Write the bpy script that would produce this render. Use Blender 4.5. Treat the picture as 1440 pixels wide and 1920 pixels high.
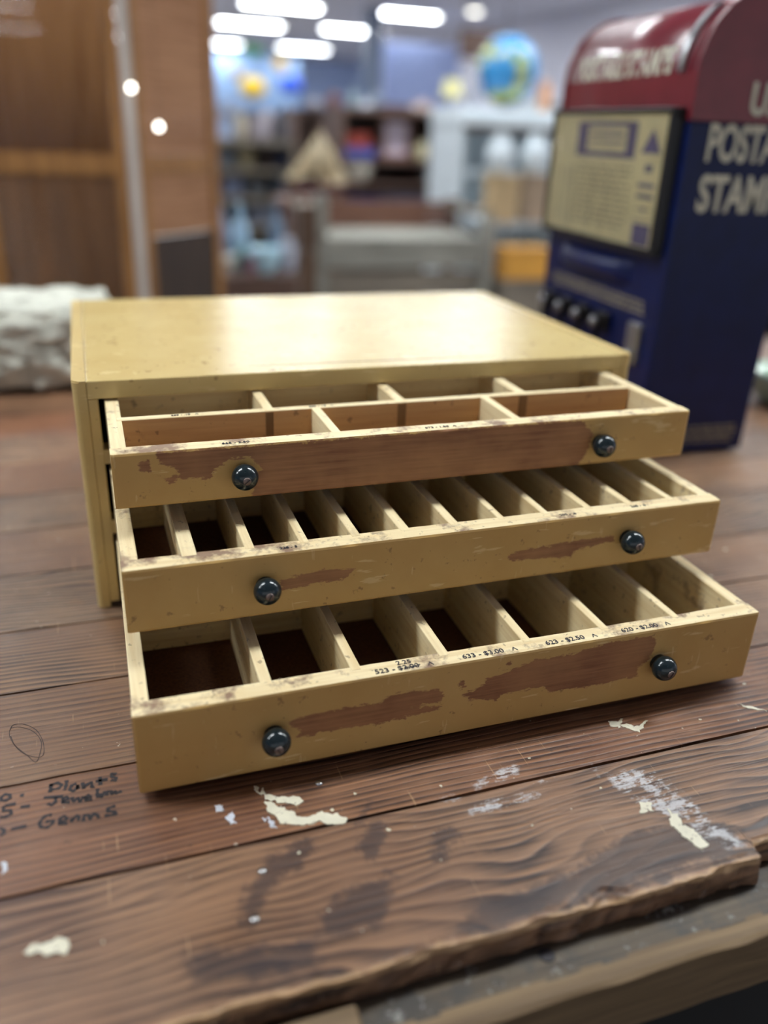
import bpy, bmesh, math, random
from mathutils import Vector, Matrix, noise as mnoise
random.seed(7)
C = bpy.context.scene.collection
for o in list(bpy.data.objects): bpy.data.objects.remove(o)

# ------------------------------------------------------------------ camera
FPX = 1556.84
CAM = Vector((0.0005, -0.7236, 0.4206))
RT = Vector((0.94623438, -0.32130163, 0.03749351))
UP = Vector((0.10132666, 0.40447154, 0.90892006))
FW = Vector((0.30720255, 0.85625232, -0.4152813))
cd = bpy.data.cameras.new('camera'); cam = bpy.data.objects.new('camera', cd); C.objects.link(cam)
M = Matrix((RT, UP, -FW)).transposed().to_4x4(); M.translation = CAM
cam.matrix_world = M
cd.sensor_fit = 'HORIZONTAL'; cd.sensor_width = 36.0; cd.lens = FPX / 1440 * 36
cd.clip_start = 0.02; cd.clip_end = 100
cd.dof.use_dof = True; cd.dof.focus_distance = 0.635; cd.dof.aperture_fstop = 2.4; cd.dof.aperture_blades = 0
bpy.context.scene.camera = cam

# ------------------------------------------------------------------ world and exposure
w = bpy.data.worlds.new('world'); bpy.context.scene.world = w; w.use_nodes = True
w.node_tree.nodes['Background'].inputs[0].default_value = (0.90, 0.94, 1.0, 1)
w.node_tree.nodes['Background'].inputs[1].default_value = 0.56
vs = bpy.context.scene.view_settings
vs.view_transform = 'Standard'; vs.look = 'None'; vs.exposure = 0.24; vs.gamma = 1.0; vs.use_curve_mapping = False
PANEL_L = 30.0
CEIL = 2.2
FLOOR = -0.75

def at(px, py, Y):
    """world point on the plane y=Y seen at a photo position"""
    d = RT * ((px - 720) / FPX) + UP * ((960 - py) / FPX) + FW
    return CAM + d * ((Y - CAM.y) / d.y)

# ------------------------------------------------------------------ node helpers
def srgb(r, g, b):
    f = lambda c: (c / 255 / 12.92) if c / 255 <= 0.04045 else ((c / 255 + 0.055) / 1.055) ** 2.4
    return (f(r), f(g), f(b), 1)

class NT:
    def __init__(s, name, rough=0.5, spec=0.5, metal=0.0, coat=0.0):
        s.m = bpy.data.materials.new(name); s.m.use_nodes = True
        s.t = s.m.node_tree; s.b = s.t.nodes['Principled BSDF']
        s.b.inputs['Roughness'].default_value = rough
        s.b.inputs['Specular IOR Level'].default_value = spec
        s.b.inputs['Metallic'].default_value = metal
        s.b.inputs['Coat Weight'].default_value = coat
        s.tc = None
    def n(s, typ, **kw):
        nd = s.t.nodes.new(typ)
        for k, v in kw.items(): setattr(nd, k, v)
        return nd
    def link(s, a, b): s.t.links.new(a, b)
    def put(s, sock, v):
        if isinstance(v, (int, float)): sock.default_value = v
        elif isinstance(v, tuple): sock.default_value = v
        else: s.link(v, sock)
    def coord(s, scale=(1, 1, 1), rand=0.0, rot=(0, 0, 0)):
        tc = s.n('ShaderNodeTexCoord'); mp = s.n('ShaderNodeMapping')
        mp.inputs['Scale'].default_value = scale; mp.inputs['Rotation'].default_value = rot
        s.link(tc.outputs['Object'], mp.inputs['Vector'])
        if rand:
            oi = s.n('ShaderNodeObjectInfo')
            mu = s.math('MULTIPLY', oi.outputs['Random'], rand)
            cb = s.n('ShaderNodeCombineXYZ')
            for i in range(3): s.link(mu, cb.inputs[i])
            ad = s.n('ShaderNodeVectorMath', operation='ADD')
            s.link(tc.outputs['Object'], ad.inputs[0]); s.link(cb.outputs[0], ad.inputs[1])
            s.link(ad.outputs[0], mp.inputs['Vector'])
        return mp.outputs[0]
    def noise(s, vec, scale=5, detail=4, rough=0.55, dist=0.0):
        nd = s.n('ShaderNodeTexNoise')
        nd.inputs['Scale'].default_value = scale; nd.inputs['Detail'].default_value = detail
        nd.inputs['Roughness'].default_value = rough; nd.inputs['Distortion'].default_value = dist
        s.link(vec, nd.inputs['Vector']); return nd.outputs['Fac']
    def math(s, op, a, b=0.0, clamp=False):
        nd = s.n('ShaderNodeMath', operation=op, use_clamp=clamp)
        s.put(nd.inputs[0], a); s.put(nd.inputs[1], b); return nd.outputs[0]
    def ramp(s, v, a, b, lo=0.0, hi=1.0):
        nd = s.n('ShaderNodeMapRange'); s.put(nd.inputs[0], v)
        nd.inputs[1].default_value = a; nd.inputs[2].default_value = b
        nd.inputs[3].default_value = lo; nd.inputs[4].default_value = hi; return nd.outputs[0]
    def mix(s, f, a, b, mode='MIX'):
        nd = s.n('ShaderNodeMix', data_type='RGBA', blend_type=mode)
        s.put(nd.inputs['Factor'], f); s.put(nd.inputs[6], a); s.put(nd.inputs[7], b); return nd.outputs[2]
    def attr(s, name):
        nd = s.n('ShaderNodeAttribute', attribute_name=name); return nd.outputs['Fac']
    def xyz(s, vec):
        nd = s.n('ShaderNodeSeparateXYZ'); s.link(vec, nd.inputs[0]); return nd.outputs
    def bump(s, h, dist=0.001, strength=0.5):
        nd = s.n('ShaderNodeBump'); nd.inputs['Strength'].default_value = strength
        nd.inputs['Distance'].default_value = dist; s.put(nd.inputs['Height'], h)
        s.link(nd.outputs[0], s.b.inputs['Normal'])
    def col(s, v): s.put(s.b.inputs['Base Color'], v); return s
    def rough(s, v): s.put(s.b.inputs['Roughness'], v)

def flat(name, c, rough=0.5, var=0.12, scale=12, **kw):
    """plain coloured material with slight procedural mottling"""
    t = NT(name, rough, **kw); v = t.coord()
    f = t.noise(v, scale, 4)
    d = tuple(x * (1 - var * 2) for x in c[:3]) + (1,)
    l = tuple(min(1, x * (1 + var)) for x in c[:3]) + (1,)
    t.col(t.mix(t.ramp(f, 0.3, 0.7), d, l)); return t.m

def emit(name, c, s):
    m = bpy.data.materials.new(name); m.use_nodes = True
    b = m.node_tree.nodes['Principled BSDF']
    b.inputs['Base Color'].default_value = c
    b.inputs['Emission Color'].default_value = c; b.inputs['Emission Strength'].default_value = s
    return m

def simple_wood(name, c1, c2, rough=0.55, axis='x', freq=60, rand=3.0, spec=0.5):
    t = NT(name, rough, spec)
    sc = {'x': (4, freq, freq), 'y': (freq, 4, freq), 'z': (freq, freq, 4)}[axis]
    f = t.noise(t.coord(sc, rand), 1, 5, 0.6, 0.3)
    t.col(t.mix(t.ramp(f, 0.3, 0.7), c1, c2)); t.bump(f, 0.0006, 0.4); return t.m

# painted mustard enamel, worn to brown wood where the 'wear' field is negative
def paint_mat(name, gloss, base, base2, relief=0.35):
    t = NT(name, gloss); v = t.coord()
    big = t.noise(v, 9, 5, 0.6); fine = t.noise(v, 160, 3, 0.6)
    c = t.mix(t.ramp(big, 0.3, 0.72), base, base2)
    # grime freckles
    sp = t.noise(v, 85, 3, 0.7); c = t.mix(t.ramp(sp, 0.63, 0.68, 0, 0.55), c, srgb(120, 84, 48))
    # light scuffs in short strokes
    s1 = t.noise(t.coord((25, 60, 170), 0, (0.2, 0.5, 0.3)), 1, 3, 0.6); c = t.mix(t.ramp(s1, 0.645, 0.68, 0, 0.45), c, srgb(236, 214, 160))
    s2 = t.noise(t.coord((190, 60, 30), 0, (0.1, -0.4, 0.2)), 1, 3, 0.6); c = t.mix(t.ramp(s2, 0.67, 0.70, 0, 0.28), c, srgb(238, 218, 168))
    # bare wood patch
    wv = t.attr('wear'); edge = t.math('ADD', t.math('ADD', t.math('MULTIPLY', t.math('SUBTRACT', t.noise(t.coord((130, 130, 300)), 1, 6, 0.75), 0.5), 0.013), t.math('MULTIPLY', t.math('SUBTRACT', t.noise(t.coord((40, 500, 620)), 1, 3, 0.6), 0.5), 0.005)), wv)
    mask = t.ramp(edge, 0.0003, -0.0004)
    g = t.noise(t.coord((14, 200, 330)), 1, 5, 0.65)
    g2 = t.noise(v, 22, 3)
    bare = t.mix(t.ramp(g, 0.3, 0.7), srgb(118, 74, 46), srgb(168, 116, 76))
    bare = t.mix(t.ramp(g2, 0.35, 0.7, 0, 0.55), bare, srgb(188, 138, 90))
    c = t.mix(mask, c, bare)
    t.col(c)
    if relief < .1: t.rough(gloss)
    else: t.rough(t.math('ADD', t.ramp(fine, 0.2, 0.8, gloss - 0.06, gloss + 0.10), t.math('MULTIPLY', mask, 0.15)))
    t.bump(t.math('SUBTRACT', t.math('MULTIPLY', fine, 0.25), t.math('MULTIPLY', mask, 0.6)), 0.0005, relief)
    return t.m
M_FRONT = paint_mat('mustard_paint', 0.40, srgb(194, 152, 86), srgb(208, 170, 104))
M_TOP = paint_mat('mustard_paint_glossy', 0.25, srgb(202, 176, 116), srgb(214, 192, 134), 0.06)

M_SIDEP = paint_mat('mustard_paint_sides', 0.36, srgb(198, 170, 110), srgb(210, 186, 126))
def raw_mat(name, axis, stain, c1=None, c2=None):
    t = NT(name, 0.6)
    sc = {'x': (10, 190, 190), 'y': (190, 10, 190)}[axis]
    g = t.noise(t.coord(sc, 5), 1, 5, 0.6)
    c = t.mix(t.ramp(g, 0.3, 0.7), c1 or srgb(222, 196, 146), c2 or srgb(244, 228, 186))
    v = t.coord((1, 1, 1), 2)
    b = t.noise(v, 28, 5, 0.7)
    c = t.mix(t.ramp(b, 0.60 - stain * 0.08, 0.74 - stain * 0.10, 0, min(.82, 0.30 + 0.5 * stain)), c, srgb(112, 76, 66))
    sp = t.noise(v, 140, 3, 0.6)
    c = t.mix(t.ramp(sp, 0.64, 0.69, 0, 0.5), c, srgb(90, 56, 40))
    t.col(c); t.bump(g, 0.0003, 0.3); return t.m
M_RAIL = raw_mat('raw_wood_stained_rail', 'x', 1.2)
M_SIDE = raw_mat('raw_wood_stained_side', 'y', 0.7)
M_DIV = raw_mat('raw_wood_divider', 'y', 0.05)
M_DIVX = raw_mat('raw_wood_divider_long', 'x', 0.05)
M_TAN = raw_mat('raw_wood_tan_face', 'x', 0.1, srgb(196, 148, 98), srgb(216, 170, 118))
M_TENON = simple_wood('tenon_end_wood', srgb(118, 84, 50), srgb(150, 112, 70), axis='z')
t = NT('brown_hardboard', 0.8); v = t.coord(); f = t.noise(v, 400, 2); g = t.noise(v, 14, 4)
t.col(t.mix(t.ramp(f, 0.3, 0.7), srgb(72, 44, 28), srgb(106, 68, 42))); t.bump(f, 0.0003, 0.5); M_HARD = t.m
t = NT('dark_green_knob_lacquer', 0.16, 0.6); v = t.coord(); f = t.noise(v, 120, 3)
t.col(t.mix(t.ramp(f, 0.3, 0.8), srgb(16, 28, 32), srgb(30, 44, 48))); t.rough(t.ramp(f, 0.3, 0.8, 0.13, 0.25)); M_KNOB = t.m
M_SCREW = flat('oxidised_screw_metal', srgb(120, 104, 98), 0.45, 0.2, 300, metal=0.8)
M_INK = flat('faded_black_ink', srgb(44, 44, 56), 0.7, 0.2, 600)
M_DARKIN = flat('dark_cabinet_inside', srgb(58, 42, 28), 0.8)

# workbench planks: obj.color tints each plank
def plank_mat(name, vy, wav, wsc):
    t = NT(name, 0.5)
    oi = t.n('ShaderNodeObjectInfo')
    v = t.coord((1, 1, 1), 7)
    warp = t.noise(t.coord(wsc, 7), 1, 2.0, 0.4)
    p = t.xyz(v)
    ph = t.math('ADD', t.math('MULTIPLY', p[1], vy), t.math('MULTIPLY', warp, wav))
    saw = t.math('FRACT', ph)
    rings = t.math('MULTIPLY', t.ramp(saw, 0.0, 0.86, 0, 1), t.ramp(saw, 0.86, 1.0, 1, 0))
    fine = t.noise(t.coord((9, 330, 330), 7), 1, 5, 0.65)
    big = t.noise(v, 5, 4, 0.6)
    patch = t.noise(v, 17, 5, 0.65)
    gr = t.math('ADD', t.math('MULTIPLY', t.math('MULTIPLY', rings, -0.62), t.ramp(t.noise(v, 11, 3), 0.35, 0.65, 0.35, 1)), t.math('ADD', t.math('MULTIPLY', fine, 0.9), t.math('MULTIPLY', big, 0.5)))
    k = t.ramp(gr, 0.20, 0.74)
    c = t.mix(k, srgb(52, 38, 33), srgb(156, 124, 96))
    c = t.mix(t.ramp(big, 0.42, 0.66, 0, 0.55), c, srgb(92, 60, 44))
    c = t.mix(0.8, c, oi.outputs['Color'], 'MULTIPLY')
    c = t.mix(t.ramp(patch, 0.62, 0.72, 0, 0.55), c, srgb(140, 104, 76))
    c = t.mix(t.ramp(t.noise(v, 60, 4, 0.7), 0.68, 0.74, 0, 0.6), c, srgb(34, 24, 22))
    c = t.mix(t.ramp(t.math('ADD', t.attr('edge'), t.math('MULTIPLY', t.math('SUBTRACT', t.noise(v, 120, 4, 0.7), 0.5), 0.008)), 0.0036, 0.0008, 0, 0.85), c, srgb(192, 156, 116))
    # pale scratches
    s1 = t.noise(t.coord((260, 14, 30), 0, (0, 0, 0.35)), 1, 2, 0.5); c = t.mix(t.ramp(s1, 0.71, 0.74, 0, 0.45), c, srgb(196, 158, 118))
    # soot and thin brushed paint with fields of their own
    so = t.math('ADD', t.attr('soot'), t.math('MULTIPLY', t.math('SUBTRACT', t.noise(v, 90, 5, 0.65), 0.5), 0.03))
    c = t.mix(t.math('MULTIPLY', t.ramp(so, 0.002, -0.004), 0.70), c, srgb(46, 36, 38))
    sm = t.math('MULTIPLY', t.math('SUBTRACT', t.math('MULTIPLY', t.math('ADD', t.noise(t.coord((110, 520, 400)), 1, 5, 0.75), t.noise(t.coord((60, 60, 60)), 1, 4, 0.7)), 0.5), 0.498), 0.12)
    sm = t.math('MULTIPLY', t.ramp(sm, 0.001, -0.004), t.ramp(t.math('ADD', t.attr('smear'), t.math('MULTIPLY', t.math('SUBTRACT', t.noise(v, 150, 4, 0.7), 0.5), 0.012)), 0.0015, -0.002))
    c = t.mix(t.math('MULTIPLY', sm, 0.72), c, srgb(206, 206, 208))
    fl = t.noise(v, 120, 3, 0.6); c = t.mix(t.ramp(fl, 0.725, 0.745, 0, 0.8), c, srgb(224, 214, 196))
    t.col(c); t.rough(t.ramp(patch, 0.3, 0.7, 0.30, 0.52))
    t.bump(t.math('ADD', t.math('MULTIPLY', k, 0.6), t.math('MULTIPLY', fine, 0.5)), 0.0012, 0.5)
    return t.m
M_PLANK = plank_mat('old_workbench_plank', 175, 6, (3, 8, 8))
M_PLANKW = plank_mat('old_workbench_plank_wavy', 120, 15, (4.5, 11, 11))
t = NT('grey_splattered_board', 0.55); v = t.coord(); g = t.noise(t.coord((8, 220, 220)), 1, 5, 0.65); b = t.noise(v, 26, 5, 0.7)
c = t.mix(t.ramp(g, 0.3, 0.7), srgb(54, 44, 36), srgb(102, 88, 68))
c = t.mix(t.ramp(b, 0.45, 0.6, 0, 0.75), c, srgb(56, 54, 52))
c = t.mix(t.ramp(t.noise(v, 55, 6, 0.8), 0.56, 0.62, 0, 0.6), c, srgb(168, 166, 160))
t.col(c); t.bump(g, 0.0008, 0.5); M_GREYB = t.m
M_BEAM = simple_wood('pale_weathered_beam', srgb(92, 72, 50), srgb(140, 116, 84), 0.65, 'x', 150)
M_SPLIT = simple_wood('split_raw_edge_wood', srgb(86, 54, 34), srgb(164, 116, 72), 0.6, 'x', 120)
def chip_paint(name, c1):
    t = NT(name, 0.42); v = t.coord(); a = t.noise(v, 190, 5, 0.7)
    c = t.mix(t.ramp(t.noise(v, 60, 3), 0.3, 0.7), tuple(q * .85 for q in c1[:3]) + (1,), c1)
    t.col(t.mix(t.ramp(a, 0.60, 0.64, 0, 0.9), c, srgb(92, 68, 54))); t.bump(a, 0.0004, 0.6); return t.m
M_CREAM = chip_paint('dried_cream_paint', srgb(226, 220, 196))
M_WHITEP = chip_paint('dried_white_paint', srgb(206, 210, 218))
M_MARKER = flat('black_marker_ink', srgb(30, 24, 32), 0.5, 0.1)
M_PEN = flat('thin_pen_ink', srgb(62, 46, 40), 0.6, 0.1)

# ------------------------------------------------------------------ mesh helpers
def new_obj(name, me, parent=None, mats=()):
    for m in mats: me.materials.append(m)
    o = bpy.data.objects.new(name, me); C.objects.link(o)
    if parent: o.parent = parent
    return o
def fin(name, bm, mats, parent=None, smooth=False):
    bmesh.ops.recalc_face_normals(bm, faces=bm.faces)
    me = bpy.data.meshes.new(name); bm.to_mesh(me); bm.free()
    if smooth:
        for p in me.polygons: p.use_smooth = True
    return new_obj(name, me, parent, mats if isinstance(mats, (list, tuple)) else [mats])
def empty(name, loc=(0, 0, 0), rz=0):
    o = bpy.data.objects.new(name, None); C.objects.link(o); o.location = loc; o.rotation_euler = (0, 0, rz)
    o.empty_display_size = 0.05; return o
def tag(o, label=None, cat=None, group=None, kind=None):
    if label: o['label'] = label
    if cat: o['category'] = cat
    if group: o['group'] = group
    if kind: o['kind'] = kind
    return o
def add_box(bm, x0, x1, y0, y1, z0, z1, mi=0, bev=0.0, mat=None, seg=1):
    vs_ = [bm.verts.new(p) for p in ((x0,y0,z0),(x1,y0,z0),(x1,y1,z0),(x0,y1,z0),(x0,y0,z1),(x1,y0,z1),(x1,y1,z1),(x0,y1,z1))]
    fs = [bm.faces.new([vs_[i] for i in q]) for q in ((0,3,2,1),(4,5,6,7),(0,1,5,4),(1,2,6,5),(2,3,7,6),(3,0,4,7))]
    for f in fs: f.material_index = mi
    if bev > 0:
        es = list({e for f in fs for e in f.edges})
        r = bmesh.ops.bevel(bm, geom=es, offset=bev, segments=seg, affect='EDGES', profile=0.5)
        fs = list({f for v in r['verts'] for f in v.link_faces})
        vs_ = list({v for f in fs for v in f.verts})
        for f in fs: f.material_index = mi
    if mat is not None: bmesh.ops.transform(bm, matrix=mat, verts=vs_)
    return vs_, fs
def box(name, x0, x1, y0, y1, z0, z1, m, parent=None, bev=0.0, seg=2):
    bm = bmesh.new(); add_box(bm, x0, x1, y0, y1, z0, z1, 0, bev, None, seg); return fin(name, bm, m, parent)
def add_lathe(bm, prof, seg=24, mi=0, mat=None, cap=True):
    """prof: (radius, z) list, around local z"""
    rings = []
    for r, z in prof:
        if r < 1e-6: rings.append([bm.verts.new((0, 0, z))])
        else: rings.append([bm.verts.new((r*math.cos(2*math.pi*k/seg), r*math.sin(2*math.pi*k/seg), z)) for k in range(seg)])
    for a, b in zip(rings, rings[1:]):
        for k in range(seg):
            k2 = (k + 1) % seg
            if len(a) == 1 and len(b) == 1: continue
            if len(a) == 1: f = bm.faces.new((a[0], b[k], b[k2]))
            elif len(b) == 1: f = bm.faces.new((a[k], a[k2], b[0]))
            else: f = bm.faces.new((a[k], a[k2], b[k2], b[k]))
            f.material_index = mi; f.smooth = True
    if cap:
        for r_ in (rings[0], rings[-1]):
            if len(r_) > 2: bm.faces.new(r_).material_index = mi
    vv = [v for r_ in rings for v in r_]
    if mat is not None: bmesh.ops.transform(bm, matrix=mat, verts=vv)
    return vv
def lathe(name, prof, m, parent=None, loc=(0, 0, 0), seg=28):
    bm = bmesh.new(); add_lathe(bm, prof, seg)
    o = fin(name, bm, m, parent); o.location = loc; return o
def add_tube(bm, pts, r, seg=8, mi=0):
    pts = [Vector(p) for p in pts]; rings = []
    for i, p in enumerate(pts):
        d = (pts[min(i+1, len(pts)-1)] - pts[max(i-1, 0)]).normalized()
        a = d.orthogonal().normalized() if i == 0 else (rings_a - d * rings_a.dot(d)).normalized()
        rings_a = a; b = d.cross(a)
        rings.append([bm.verts.new(p + a*r*math.cos(2*math.pi*k/seg) + b*r*math.sin(2*math.pi*k/seg)) for k in range(seg)])
    for a, b in zip(rings, rings[1:]):
        for k in range(seg):
            f = bm.faces.new((a[k], a[(k+1)%seg], b[(k+1)%seg], b[k])); f.smooth = True; f.material_index = mi
    bm.faces.new(rings[0]); bm.faces.new(rings[-1])
def lin(a, b, n): return [a + (b - a) * i / n for i in range(n + 1)]
def grid_box(xs, ys, zs):
    """closed box whose faces follow the given coordinate lists"""
    bm = bmesh.new(); vd = {}
    nx, ny, nz = len(xs) - 1, len(ys) - 1, len(zs) - 1
    def V(i, j, k):
        if (i, j, k) not in vd: vd[(i, j, k)] = bm.verts.new((xs[i], ys[j], zs[k]))
        return vd[(i, j, k)]
    for i in range(nx):
        for j in range(ny):
            for k in (0, nz): bm.faces.new((V(i,j,k), V(i+1,j,k), V(i+1,j+1,k), V(i,j+1,k)))
        for k in range(nz):
            for j in (0, ny): bm.faces.new((V(i,j,k), V(i+1,j,k), V(i+1,j,k+1), V(i,j,k+1)))
    for j in range(ny):
        for k in range(nz):
            for i in (0, nx): bm.faces.new((V(i,j,k), V(i,j+1,k), V(i,j+1,k+1), V(i,j,k+1)))
    bmesh.ops.recalc_face_normals(bm, faces=bm.faces)
    return bm
def sdf_poly(x, y, P):
    """signed distance to a closed polygon, negative inside"""
    d = 1e9; inside = False; n = len(P); j = n - 1
    for i in range(n):
        ax, ay = P[j]; bx, by = P[i]
        ex, ey = bx - ax, by - ay; wx, wy = x - ax, y - ay
        t_ = max(0, min(1, (wx*ex + wy*ey) / (ex*ex + ey*ey + 1e-12)))
        dx, dy = wx - ex*t_, wy - ey*t_; d = min(d, dx*dx + dy*dy)
        if (ay > y) != (by > y) and x < ex * (y - ay) / (by - ay) + ax: inside = not inside
        j = i
    d = math.sqrt(d); return -d if inside else d
def field(me, name, fn):
    a = me.attributes.new(name, 'FLOAT', 'POINT'); a.data.foreach_set('value', [fn(v.co) for v in me.vertices])
def polys_field(polys):
    bb = [(min(p[0] for p in P)-.02, max(p[0] for p in P)+.02, min(p[1] for p in P)-.02, max(p[1] for p in P)+.02) for P in polys]
    def f(x, y):
        d = 0.02
        for P, (a, b, c_, e) in zip(polys, bb):
            if a < x < b and c_ < y < e: d = min(d, sdf_poly(x, y, P))
        return d
    return f
def text_mesh(s, size, mat, bold=0.0, sx=1.0, ext=0.0002, align='CENTER'):
    cu = bpy.data.curves.new('t', 'FONT'); cu.body = s; cu.size = size; cu.align_x = align; cu.align_y = 'CENTER'
    cu.extrude = ext; cu.offset = bold; cu.resolution_u = 4
    o = bpy.data.objects.new('t', cu); C.objects.link(o)
    bpy.context.view_layer.update()
    me = bpy.data.meshes.new_from_object(o.evaluated_get(bpy.context.evaluated_depsgraph_get()))
    bpy.data.objects.remove(o); me.transform(Matrix.Diagonal((sx, 1, 1, 1)))
    me.materials.clear(); me.materials.append(mat); return me
def ribbon(bm, pts, wd, z0, z1):
    """flat ink stroke following pts on a horizontal surface"""
    P = [Vector((p[0], p[1])) for p in pts]
    if len(P) > 2:
        Q = []
        for i in range(len(P) - 1):
            p0, p1, p2, p3 = P[max(i-1, 0)], P[i], P[i+1], P[min(i+2, len(P)-1)]
            for t_ in (0, .25, .5, .75):
                Q.append(0.5*((2*p1) + (p2-p0)*t_ + (2*p0-5*p1+4*p2-p3)*t_*t_ + (3*p1-p0-3*p2+p3)*t_**3))
        P = Q + [P[-1]]
    L, R = [], []
    for i, p in enumerate(P):
        d = (P[min(i+1, len(P)-1)] - P[max(i-1, 0)]); d = d.normalized() if d.length > 1e-9 else Vector((1, 0))
        nn = Vector((-d.y, d.x)) * wd * (0.5 + 0.15 * math.sin(i * 1.7))
        L.append(p + nn); R.append(p - nn)
    vt = [(bm.verts.new((a.x, a.y, z1)), bm.verts.new((b.x, b.y, z1)), bm.verts.new((a.x, a.y, z0)), bm.verts.new((b.x, b.y, z0))) for a, b in zip(L, R)]
    for a, b in zip(vt, vt[1:]):
        bm.faces.new((a[0], a[1], b[1], b[0])); bm.faces.new((a[0], b[0], b[2], a[2])); bm.faces.new((a[1], a[3], b[3], b[1]))
def splat(bm, poly, z0, h, rag=0.0006):
    """dried paint blob: ragged outline with a slightly domed top"""
    P = [Vector(p) for p in poly]; out = []
    for i in range(len(P)):
        a, b = P[i], P[(i+1) % len(P)]; n_ = max(2, int((b-a).length / 0.0009))
        for k in range(n_):
            p = a.lerp(b, k / n_)
            nz = mnoise.noise_vector(Vector((p.x*700, p.y*700, 0)))
            n2 = mnoise.noise_vector(Vector((p.x*200, p.y*200, 3)))
            out.append(Vector((p.x + nz.x*rag*1.6 + n2.x*rag*3, p.y + nz.y*rag*1.6 + n2.y*rag*3)))
    top = [bm.verts.new((p.x, p.y, z0 + h)) for p in out]; bot = [bm.verts.new((p.x, p.y, z0 - 0.0004)) for p in out]
    n_ = len(out)
    f = bm.faces.new(top); bmesh.ops.triangulate(bm, faces=[f])
    for i in range(n_): bm.faces.new((top[i], bot[i], bot[(i+1)%n_], top[(i+1)%n_]))

# outlines measured on the bench top and drawer faces (metres)
WRITE= [[(-0.0927, -0.2368), (-0.0901, -0.2332), (-0.087, -0.2341), (-0.0864, -0.2371), (-0.0891, -0.2389), (-0.0926, -0.2374)], [(-0.0801, -0.2368), (-0.0776, -0.2371)], [(-0.0609, -0.2396), (-0.0606, -0.2342), (-0.0597, -0.2311)], [(-0.0615, -0.2328), (-0.0568, -0.2313), (-0.0538, -0.2339), (-0.0553, -0.2369), (-0.06, -0.237)], [(-0.0502, -0.2305), (-0.0505, -0.2354), (-0.0516, -0.2402)], [(-0.0436, -0.2358), (-0.0466, -0.2365), (-0.048, -0.2401), (-0.0458, -0.2425), (-0.0432, -0.2393), (-0.0429, -0.2372), (-0.0427, -0.2417)], [(-0.0397, -0.2358), (-0.0393, -0.2416), (-0.0371, -0.2389), (-0.0341, -0.2375), (-0.0335, -0.2422), (-0.032, -0.2422)], [(-0.0281, -0.2335), (-0.028, -0.242)], [(-0.0312, -0.2372), (-0.023, -0.2373)], [(-0.0169, -0.2338), (-0.0198, -0.2325), (-0.0202, -0.2351), (-0.0175, -0.2378), (-0.0182, -0.2399), (-0.0208, -0.2387)], [(-0.0894, -0.2441), (-0.0823, -0.2441)], [(-0.0894, -0.2441), (-0.0899, -0.2482), (-0.0857, -0.2494), (-0.0848, -0.2528), (-0.0881, -0.2545), (-0.0915, -0.2539)], [(-0.0793, -0.2482), (-0.0733, -0.2489)], [(-0.0648, -0.2435), (-0.0523, -0.2459)], [(-0.0573, -0.2451), (-0.0572, -0.2494), (-0.0593, -0.252), (-0.0621, -0.2501)], [(-0.053, -0.2507), (-0.0494, -0.2496), (-0.0501, -0.2472), (-0.0523, -0.2481), (-0.0522, -0.252), (-0.048, -0.2528)], [(-0.0466, -0.2483), (-0.0458, -0.2528), (-0.043, -0.2504), (-0.0416, -0.254), (-0.039, -0.2498)], [(-0.038, -0.2523), (-0.0351, -0.2516), (-0.0361, -0.2496), (-0.038, -0.2508), (-0.0373, -0.2542), (-0.0337, -0.2542)], [(-0.0299, -0.245), (-0.0303, -0.2498), (-0.0301, -0.2542)], [(-0.0286, -0.2503), (-0.0279, -0.2538), (-0.0256, -0.2501), (-0.0245, -0.2493)], [(-0.0243, -0.2537), (-0.0235, -0.25), (-0.0213, -0.2502), (-0.0209, -0.2526), (-0.0184, -0.2511), (-0.0177, -0.2531), (-0.0143, -0.2519)], [(-0.0903, -0.2711), (-0.0884, -0.2697), (-0.0882, -0.2669), (-0.0908, -0.2641)], [(-0.084, -0.2672), (-0.0746, -0.267)], [(-0.0591, -0.2615), (-0.0632, -0.2613), (-0.0665, -0.2664), (-0.0657, -0.2706), (-0.0616, -0.2719), (-0.0583, -0.2688), (-0.059, -0.267), (-0.0631, -0.267)], [(-0.0541, -0.2701), (-0.05, -0.2683), (-0.0514, -0.2652), (-0.0539, -0.2665), (-0.0541, -0.2711), (-0.0493, -0.2719)], [(-0.0466, -0.2683), (-0.047, -0.2722)], [(-0.0466, -0.2699), (-0.0438, -0.2671), (-0.0424, -0.2685), (-0.0428, -0.2724)], [(-0.0396, -0.2734), (-0.0389, -0.2685), (-0.0361, -0.2689), (-0.0355, -0.2726), (-0.0326, -0.2683), (-0.0305, -0.271), (-0.0299, -0.2737)], [(-0.019, -0.265), (-0.0233, -0.2659), (-0.0241, -0.2684), (-0.0199, -0.2704), (-0.0193, -0.2727), (-0.0263, -0.2722)]]
RING= [[(-0.0908, -0.1631), (-0.0888, -0.157), (-0.0809, -0.1587), (-0.0719, -0.1686), (-0.0668, -0.1845), (-0.0664, -0.1984), (-0.0716, -0.1994), (-0.0809, -0.1917), (-0.0885, -0.1769), (-0.0911, -0.1657), (-0.0895, -0.1581)], [(-0.0902, -0.1606), (-0.0839, -0.1611), (-0.0742, -0.1693), (-0.0683, -0.1827), (-0.0687, -0.1965), (-0.0714, -0.205), (-0.0777, -0.1951), (-0.0859, -0.1827), (-0.0899, -0.17)]]
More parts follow.
